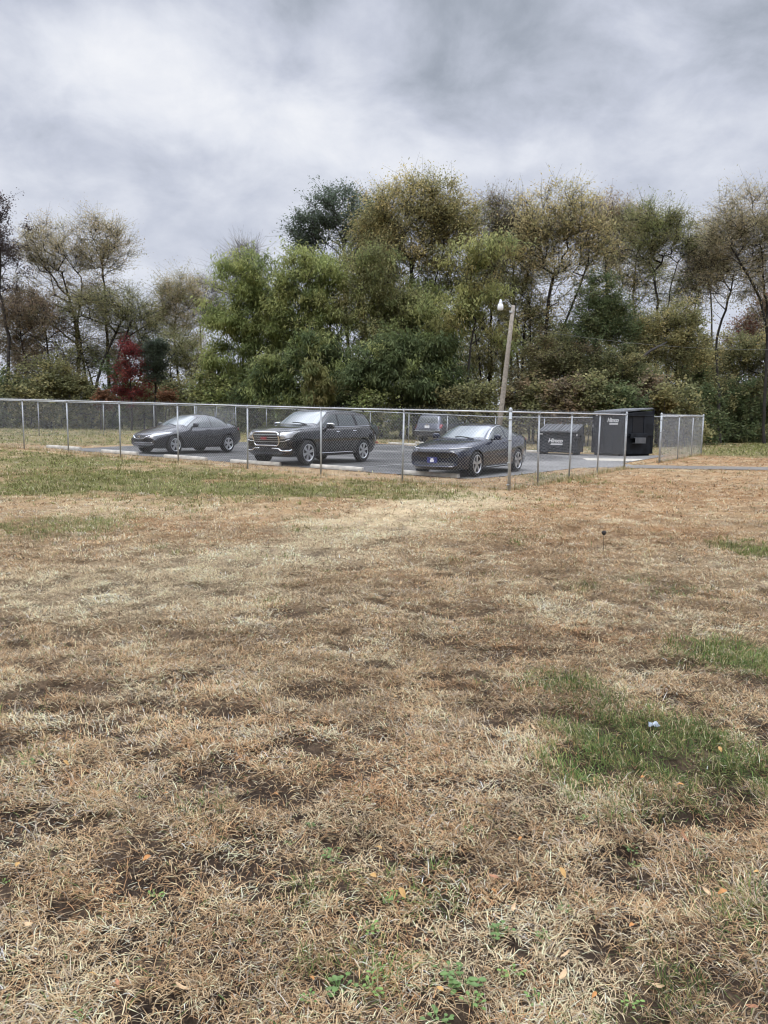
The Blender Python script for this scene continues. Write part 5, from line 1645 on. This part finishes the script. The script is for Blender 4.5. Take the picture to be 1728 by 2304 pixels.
T('tall dark blue-green tree with visible limbs at the left shoulder of the highest crown', 62, [[(790, 960), (780, 760), (775, 620), (770, 540)]], [(765, 480, 80, 45), (700, 520, 48, 45), (690, 555, 40, 30), (800, 540, 60, 60, .5)], 'blue', 123, nclu=190, per=93, leaf=0.187, aspect=.5, sig=.62, trunk_r=.22, twig=8)
T('highest tree of all, yellow-brown and open topped, on a cluster of stout trunks', 58, [[(935, 960), (940, 760), (930, 640), (925, 560)], [(960, 960), (955, 770), (975, 650), (1000, 560)], [(915, 960), (918, 780), (890, 660), (870, 580)]], [(935, 480, 110, 72), (1010, 520, 75, 65), (860, 540, 60, 60), (930, 580, 120, 50, .6)], 'gold', 124, nclu=561, per=81, leaf=0.212, aspect=.32, twig_r=.008, sig=.72, trunk_r=.26, droop=.3, twig=8, mixpal='olive', mixw=.4)
T('airy treetop of bare upright twigs to the right of the highest crown', 62, [[(1110, 960), (1105, 760), (1110, 620)]], [(1120, 500, 48, 60), (1105, 590, 55, 60)], 'brown', 125, nclu=204, per=47, leaf=0.187, aspect=.35, twig_r=.008, sig=.8, trunk_r=.17, twig=10, mixpal='olive', mixw=.5)
T('yellow-green leaning tree reaching out in front of the lamp pole', 52, [[(1040, 960), (1050, 850), (1070, 720)], [(1020, 960), (1010, 840), (1000, 740)]], [(1060, 590, 60, 40, .8), (1125, 560, 55, 30, .6), (1140, 760, 46, 24, .7), (1020, 720, 70, 50), (1090, 680, 60, 45, .7)], 'ygreen', 126, nclu=95, per=106, leaf=0.289, aspect=.29, sig=.62, trunk_r=.12, droop=.5, mixpal='yellow', mixw=.35)
T('mid green tree with yellowing tips below the highest crown', 55, [[(860, 960), (855, 820), (850, 700)], [(825, 960), (822, 850), (810, 750)]], [(840, 620, 62, 55), (810, 700, 60, 50), (880, 690, 60, 50), (850, 770, 70, 45, .7)], 'olive', 127, nclu=180, per=155, leaf=0.212, aspect=.32, sig=.65, trunk_r=.15, droop=.5, mixpal='green', mixw=.5)
T('deep green sumac like tree in the lower middle, above the black SUV and saloon', 51.5, [[(905, 960), (900, 880), (895, 800)], [(960, 960), (955, 890), (965, 810)]], [(890, 800, 62, 42), (960, 800, 60, 45), (850, 850, 60, 45), (930, 860, 70, 45), (1000, 860, 45, 45)], 'dgreen', 128, nclu=220, per=174, leaf=0.289, aspect=.29, sig=.55, trunk_r=.12, droop=.5, mixpal='green', mixw=.2)
T('small bright yellow-green tree low in front of the dark greenery', 51, [[(712, 960), (712, 900), (710, 860)]], [(708, 850, 22, 24), (715, 890, 30, 24)], 'ygreen', 129, tone=.7, nclu=40, per=108, leaf=0.357, aspect=.25, sig=.38, trunk_r=.05, droop=.6, mixpal='yellow', mixw=.35)
T('shaded green tree between the bright green tree and the deep green one', 54, [[(640, 960), (645, 880), (650, 820)], [(780, 960), (775, 890), (770, 830)]], [(640, 850, 60, 45), (720, 800, 60, 40, .7), (780, 850, 60, 50), (600, 880, 50, 35)], 'dgreen', 130, nclu=150, per=117, leaf=0.340, aspect=.27, sig=.58, trunk_r=.1, droop=.5, mixpal='green', mixw=.45)
T('dark stemmed tree with hanging yellow-green sprays, middle right of the green mass', 60, [[(1000, 960), (1010, 780), (1040, 650)], [(1085, 960), (1080, 800), (1060, 680)]], [(1000, 640, 70, 50), (1060, 660, 60, 60), (960, 680, 50, 50), (1080, 800, 55, 60, .6)], 'olive', 131, nclu=150, per=62, leaf=0.289, aspect=.28, sig=.7, trunk_r=.15, droop=.4, mixpal='ygreen', mixw=.3)
# ---- right group
T('vase shaped tree with many grey limbs and straw yellow top beside the lamp pole', 57, [[(1222, 960), (1226, 800), (1235, 700), (1250, 620)], [(1250, 960), (1245, 780), (1290, 680), (1320, 600)], [(1195, 960), (1200, 800), (1195, 700), (1190, 620)]], [(1250, 500, 78, 62), (1320, 530, 62, 60), (1200, 560, 50, 60), (1290, 600, 90, 40, .5), (1245, 670, 85, 60, .35)], 'gold', 140, nclu=442, per=49, leaf=0.196, aspect=.4, twig_r=.008, sig=.78, trunk_r=.22, bark='bark', twig=7, mixpal='tan', mixw=.4)
T('orange tinged thin crown behind the vase shaped tree', 66, [[(1372, 960), (1370, 780), (1365, 640), (1360, 560)]], [(1360, 495, 50, 48), (1410, 510, 45, 45, .8), (1390, 590, 60, 60, .6)], 'tan', 141, nclu=221, per=82, leaf=0.153, aspect=.4, twig_r=.008, sig=.75, trunk_r=.17, twig=7, mixpal='orange', mixw=.3)
T('tree with a green cap of foliage over long bare forked trunks', 61, [[(1478, 960), (1478, 780), (1480, 700), (1470, 610)], [(1500, 960), (1500, 760), (1510, 660), (1530, 590)]], [(1505, 530, 62, 52), (1460, 540, 38, 48, .8), (1550, 560, 26, 32, .6), (1450, 490, 34, 30, .5), (1490, 640, 62, 60, .25)], 'olive', 142, nclu=170, per=149, leaf=0.133, aspect=.45, sig=.68, trunk_r=.17, twig=9, mixpal='green', mixw=.4)
T('wide tan-grey tree with arching dark limbs, cut off by the picture edge', 58, [[(1722, 960), (1724, 780), (1722, 680), (1716, 600), (1705, 520)], [(1740, 960), (1738, 790), (1690, 640), (1650, 590), (1625, 540)]], [(1690, 510, 90, 72), (1630, 540, 50, 60, .7), (1740, 580, 80, 70, .8), (1660, 620, 70, 40, .4), (1700, 680, 60, 50, .2)], 'tan', 143, nclu=425, per=85, leaf=0.153, aspect=.34, twig_r=.008, sig=.78, trunk_r=.17, twig=7)
T('thin tree with a crooked dark trunk in the bright gap near the edge', 60, [[(1622, 960), (1612, 800), (1610, 750), (1640, 690), (1655, 610)]], [(1650, 600, 48, 40), (1590, 600, 45, 45), (1600, 660, 40, 30, .5)], 'tan', 144, nclu=153, per=37, leaf=0.187, aspect=.28, twig_r=.008, sig=.8, trunk_r=.15, twig=7)
T('slender bare limbed tree left of the crooked trunk', 62, [[(1556, 960), (1552, 800), (1565, 700), (1580, 640)]], [(1572, 620, 45, 60), (1540, 680, 40, 40)], 'tan', 145, nclu=136, per=37, leaf=0.187, aspect=.28, twig_r=.008, sig=.8, trunk_r=.11, twig=7)
T('ivy dark green tree in the middle of the right hand wood', 55, [[(1345, 960), (1345, 820), (1350, 720)]], [(1350, 690, 55, 60), (1330, 760, 60, 50), (1390, 740, 45, 45)], 'dgreen', 146, nclu=170, per=180, leaf=0.133, aspect=.7, sig=.55, trunk_r=.18, mixpal='olive', mixw=.3)
T('rusty tree showing through the bright gap at the edge', 70, [[(1690, 970), (1690, 820), (1688, 760)]], [(1680, 760, 50, 45), (1720, 720, 40, 50)], 'brown', 147, nclu=153, per=83, leaf=0.170, aspect=.6, twig_r=.008, sig=.7, trunk_r=.1, mixpal='red', mixw=.25)
T('olive-yellow leafy tree above the gateway, over the leaning log', 56, [[(1480, 960), (1478, 860), (1470, 770)], [(1530, 960), (1525, 850), (1530, 760)]], [(1480, 750, 62, 50), (1530, 730, 52, 50), (1450, 810, 55, 50), (1540, 810, 55, 55)], 'olive', 148, nclu=220, per=152, leaf=0.133, aspect=.7, sig=.58, trunk_r=.13, mixpal='gold', mixw=.35)
T('yellowish leafy tree filling the wood edge at the far right', 66, [[(1660, 985), (1655, 880), (1650, 800)], [(1710, 985), (1705, 870), (1715, 800)]], [(1650, 800, 60, 50), (1710, 810, 60, 60), (1620, 860, 55, 55), (1690, 880, 60, 55)], 'olive', 149, nclu=220, per=124, leaf=0.170, aspect=.7, sig=.62, trunk_r=.13, mixpal='gold', mixw=.3)
T('olive-brown tree behind the lamp pole with dark upright trunks', 58, [[(1170, 960), (1172, 820), (1178, 700)], [(1145, 960), (1148, 830), (1150, 720)], [(1195, 960), (1192, 840), (1215, 730)]], [(1180, 700, 60, 60), (1220, 760, 60, 60), (1150, 640, 45, 50, .6)], 'olive', 150, nclu=170, per=99, leaf=0.133, aspect=.6, sig=.62, trunk_r=.15, mixpal='gold', mixw=.3)
T('brownish green tree between the lamp pole and the ivy dark tree', 54, [[(1265, 960), (1262, 880), (1270, 800)], [(1300, 960), (1305, 880), (1295, 820)]], [(1250, 810, 62, 55), (1300, 830, 60, 55), (1220, 860, 50, 45)], 'olive', 151, nclu=190, per=152, leaf=0.133, aspect=.7, sig=.55, trunk_r=.11, mixpal='brown', mixw=.3, tone=.85)
T('dense green-brown tree behind the big dumpster', 53, [[(1390, 960), (1390, 890), (1395, 840)], [(1430, 960), (1430, 890), (1425, 830)]], [(1390, 830, 60, 50), (1430, 870, 55, 45), (1350, 870, 50, 45)], 'olive', 152, nclu=170, per=161, leaf=0.133, aspect=.7, sig=.52, trunk_r=.10, mixpal='dgreen', mixw=.35, tone=.85)
T('dark dusky treetop leaning in behind the yellow-brown crown', 66, [[(1160, 960), (1160, 760), (1158, 620)]], [(1160, 560, 55, 60), (1130, 640, 60, 60)], 'olive', 153, nclu=110, per=87, leaf=0.133, aspect=.5, sig=.7, trunk_r=.15, tone=.95)

T('olive understory tree with an uneven crown at the foot of the rounded see-through tree', 60, [[(95, 955), (98, 880), (105, 820)], [(140, 955), (142, 880), (135, 820)]], [(110, 850, 70, 45), (60, 880, 50, 40), (160, 880, 45, 40)], 'olive', 160, nclu=150, per=96, leaf=0.141, aspect=.55, sig=.6, trunk_r=.08, mixpal='brown', mixw=.35, tone=.95)
T('muted olive tree closing the gap between the free standing tan tree and the red maple', 64, [[(350, 955), (352, 860), (345, 790)], [(320, 955), (322, 860), (330, 800)]], [(335, 770, 50, 50), (360, 820, 45, 50), (300, 780, 40, 40, .6)], 'olive', 161, nclu=130, per=84, leaf=0.133, aspect=.5, sig=.65, trunk_r=.1, mixpal='tan', mixw=.3)
T('soft yellow-olive tree filling in behind the lamp head', 62, [[(1100, 960), (1102, 840), (1098, 740)], [(1130, 960), (1128, 840), (1140, 760)]], [(1100, 720, 65, 65), (1140, 800, 55, 60), (1070, 830, 50, 55)], 'olive', 162, nclu=180, per=81, leaf=0.187, aspect=.4, sig=.65, trunk_r=.13, mixpal='gold', mixw=.4)
T('golden leafed tree between the vase shaped tree and the green capped tree', 63, [[(1420, 960), (1418, 800), (1425, 700)]], [(1420, 640, 50, 60, .6), (1410, 730, 55, 60), (1445, 790, 50, 50)], 'gold', 163, nclu=170, per=64, leaf=0.141, aspect=.5, sig=.65, trunk_r=.12, mixpal='olive', mixw=.4)
T('light olive tree under the bare limbs left of the crooked trunk', 62, [[(1580, 965), (1578, 880), (1575, 800)], [(1555, 965), (1552, 880), (1560, 810)]], [(1570, 800, 50, 55), (1600, 850, 45, 55), (1545, 860, 45, 50)], 'gold', 164, nclu=170, per=80, leaf=0.141, aspect=.6, sig=.58, trunk_r=.10, mixpal='olive', mixw=.5)
T('warm green tree joining the deep green one to the highest crown', 57, [[(980, 960), (985, 850), (990, 760)], [(900, 960), (905, 850), (895, 740)]], [(905, 720, 60, 55), (980, 760, 60, 50), (940, 680, 60, 45, .6)], 'green', 165, nclu=170, per=108, leaf=0.272, aspect=.3, sig=.6, trunk_r=.12, droop=.5, mixpal='ygreen', mixw=.4)
T('thin straw coloured tree filling the skyline just right of the highest crown', 63, [[(1150, 960), (1152, 760), (1150, 620), (1165, 540)]], [(1165, 510, 52, 58), (1130, 560, 45, 55), (1190, 590, 50, 55)], 'gold', 170, nclu=200, per=60, leaf=.15, aspect=.38, twig_r=.008, sig=.75, trunk_r=.14, twig=8, mixpal='olive', mixw=.4)
T('pale gold tree closing the skyline between the vase shaped and the green capped trees', 65, [[(1432, 960), (1430, 780), (1428, 640), (1436, 560)]], [(1430, 520, 48, 50), (1400, 580, 50, 55), (1455, 610, 45, 50)], 'gold', 171, nclu=190, per=60, leaf=.15, aspect=.38, twig_r=.008, sig=.75, trunk_r=.13, twig=8, mixpal='tan', mixw=.4)
T('faint tan tree behind the crooked trunk, reaching the skyline', 69, [[(1600, 965), (1602, 800), (1598, 660), (1590, 580)]], [(1590, 545, 50, 52), (1560, 620, 45, 60), (1625, 600, 40, 50)], 'tan', 172, nclu=170, per=54, leaf=.15, aspect=.38, twig_r=.008, sig=.75, trunk_r=.12, twig=8, mixpal='gold', mixw=.3)
T('loose yellow-green tree between the dark blue-green tree and the highest crown', 60, [[(845, 960), (842, 760), (838, 620)]], [(840, 530, 52, 50), (815, 600, 55, 50), (870, 620, 50, 50)], 'ygreen', 173, nclu=150, per=60, leaf=.26, aspect=.3, sig=.65, trunk_r=.13, droop=.4, mixpal='olive', mixw=.6)

# ---- undergrowth: every bush a thing of its own
SG = 'bushes along the edge of the wood'
S = lambda lab, px, Y, py, rx, ry, pal, seed, **k: plant('shrub', lab, 'shrub', SG, Y, [[(px - rx * .3, 960), (px - rx * .3, py)], [(px + rx * .3, 960), (px + rx * .3, py)], [(px, 960), (px, py - ry * .3)]], [(px, py, rx, ry), (px + rx * .2, py + ry * .8, rx, ry * .7)], pal, seed, **{**dict(nclu=80, per=70, leaf=.2, aspect=.7, sig=.5, trunk_r=.05, twig=6, trunk_name='stem', tone=.8), **k})
bushes = [
    ('shady olive bush at the very left edge of the wood', 10, 58, 885, 60, 60, 'dgreen'), ('mottled brown-green bush left of the first far fence post', 75, 57, 890, 55, 60, 'olive'),
    ('tall olive-brown thicket bush behind the leftmost near post', 125, 58, 861, 55, 81, 'olive'), ('dusky olive bush at the foot of the crowded dark trunks', 180, 59, 892, 49, 54, 'olive'),
    ('fiery orange low bush left of the red maple', 232, 55, 900, 15, 16, 'orange'), ('deep green bush tucked behind the red maple', 265, 60, 875, 44, 60, 'dgreen'),
    ('dark olive bush below the small dark tree', 330, 60, 905, 39, 40, 'olive'), ('small orange bush right of the small dark tree', 375, 55.5, 898, 8, 9, 'orange'),
    ('olive bush behind the roof of the grey compact sedan', 415, 58, 899, 44, 43, 'olive'), ('yellowish green bush behind the gate in the far fence', 470, 57, 885, 46, 52, 'ygreen'),
    ('green bush at the foot of the bright green tree', 520, 56, 901, 49, 44, 'green'), ('dark leafy bush above the nose of the black SUV', 575, 55, 911, 49, 37, 'dgreen'),
    ('green frond bush over the hood of the black SUV', 640, 54, 911, 46, 37, 'green'), ('shaded bush above the windshield of the black SUV', 690, 55, 922, 44, 33, 'dgreen'),
    ('low dark bush behind the roof rails of the black SUV', 760, 53, 916, 49, 37, 'dgreen'), ('dull green bush between the black SUV and the older SUV', 840, 51, 921, 49, 37, 'green'),
    ('dark bush in front of which the older SUV stands', 920, 53, 916, 52, 39, 'dgreen'), ('mixed green bush above the windshield of the saloon', 1000, 51, 916, 50, 41, 'olive'),
    ('grey-green bush at the left of the lamp pole foot', 1070, 50, 911, 50, 48, 'olive'), ('tangled brown-green bush at the right of the lamp pole foot', 1160, 52, 900, 49, 52, 'brown'),
    ('olive bush above the small dumpster, left half', 1215, 51, 914, 44, 45, 'olive'), ('brownish bush above the small dumpster, right half', 1270, 50, 908, 46, 51, 'brown'),
    ('mossy bush above the left corner of the big dumpster', 1330, 50, 903, 48, 51, 'olive'), ('dark bush directly behind the lid of the big dumpster', 1400, 49, 914, 46, 45, 'dgreen'),
    ('pale yellow sprayed bush above the right corner of the big dumpster', 1490, 48.5, 905, 17, 13, 'yellow'), ('dark green bush behind the fence section right of the big dumpster', 1520, 50, 922, 52, 54, 'olive'),
    ('dark bush behind the last tall fence post', 1570, 55, 909, 49, 67, 'dgreen'), ('deep green bush right of the last tall fence post', 1625, 62, 913, 52, 70, 'dgreen'),
    ('shadowy low bush on the green verge at the right', 1680, 63, 931, 49, 59, 'dgreen'), ('olive-brown bush at the right picture edge', 1725, 64, 901, 49, 81, 'olive'),
    ('yellow flecked bush among the dark ones at the right', 1655, 67, 871, 55, 81, 'gold'), ('russet bush standing left of the pale yellow one', 1455, 51, 894, 37, 43, 'brown')]
for k, (lab, px, Y, py, rx, ry, pal) in enumerate(bushes):
    S(lab, px, Y, py, rx, ry, pal, 300 + k, nclu=80 if rx > 20 else 26, sig=.5 if rx > 20 else .3, mixpal='olive' if pal not in ('orange', 'yellow') else None, mixw=.3, tone=.95 if pal not in ('orange', 'yellow') else .85)

# leaning dead log in the wood on the right
lg = MB().tube([at(1385, 862, 52.5), at(1425, 822, 52.5), at(1462, 790, 53), at(1500, 770, 54)], [.12, .11, .09, .05], 8)
q0 = at(1385, 862, 52.5)
lg.tube([np.array([q0[0] - .8, q0[1], float(tz(q0[0], q0[1])) - .1]), q0], [.14, .12], 8)
tag(lg.build('dead_log', M['bark'], smooth=True), 'leaning dead dark log propped in the wood above the big dumpster', 'log')

# far woods beyond, one mass
rg = np.random.default_rng(5)
n = 150000
px = rg.uniform(-260, 2000, n); Yd = rg.uniform(74, 98, n)
X = (px - 864) / F * Yd
top = 3.0 + 8.0 * sstep(430, 620, px) + 1.5 * np.sin(px / 47.) + 1.2 * np.sin(px / 19. + 1)
top = top - 5.0 * sstep(1540, 1600, px)
hgt = np.clip(top, 1.6, 20) * rg.random(n) ** .8
Z = tz(X, Yd) + hgt
clus = fbm(X * .45, hgt * .45 + Yd * .1, 3, 5)
ok = clus > .40
C = np.stack([X, Yd, Z], 1)[ok]
pal = np.array([PAL['olive'][1], PAL['dgreen'][1], PAL['brown'][2], PAL['olive'][3]])
cc = pal[rg.integers(0, 4, len(C))] * np.exp(rg.normal(0, .15, len(C)))[:, None] * 1.0
V, Q, Cc = leaf_cards(C, rg.normal(0, 1, C.shape), .34 * rg.uniform(.6, 1.3, len(C)), .7, cc, rg)
tag(link('far_woods', np_mesh('far_woods', V, [Q], Cc), M['leaf']), 'dim mass of farther woodland seen through the trees', 'woods', kind='stuff')
print('leaves', N_LEAVES)
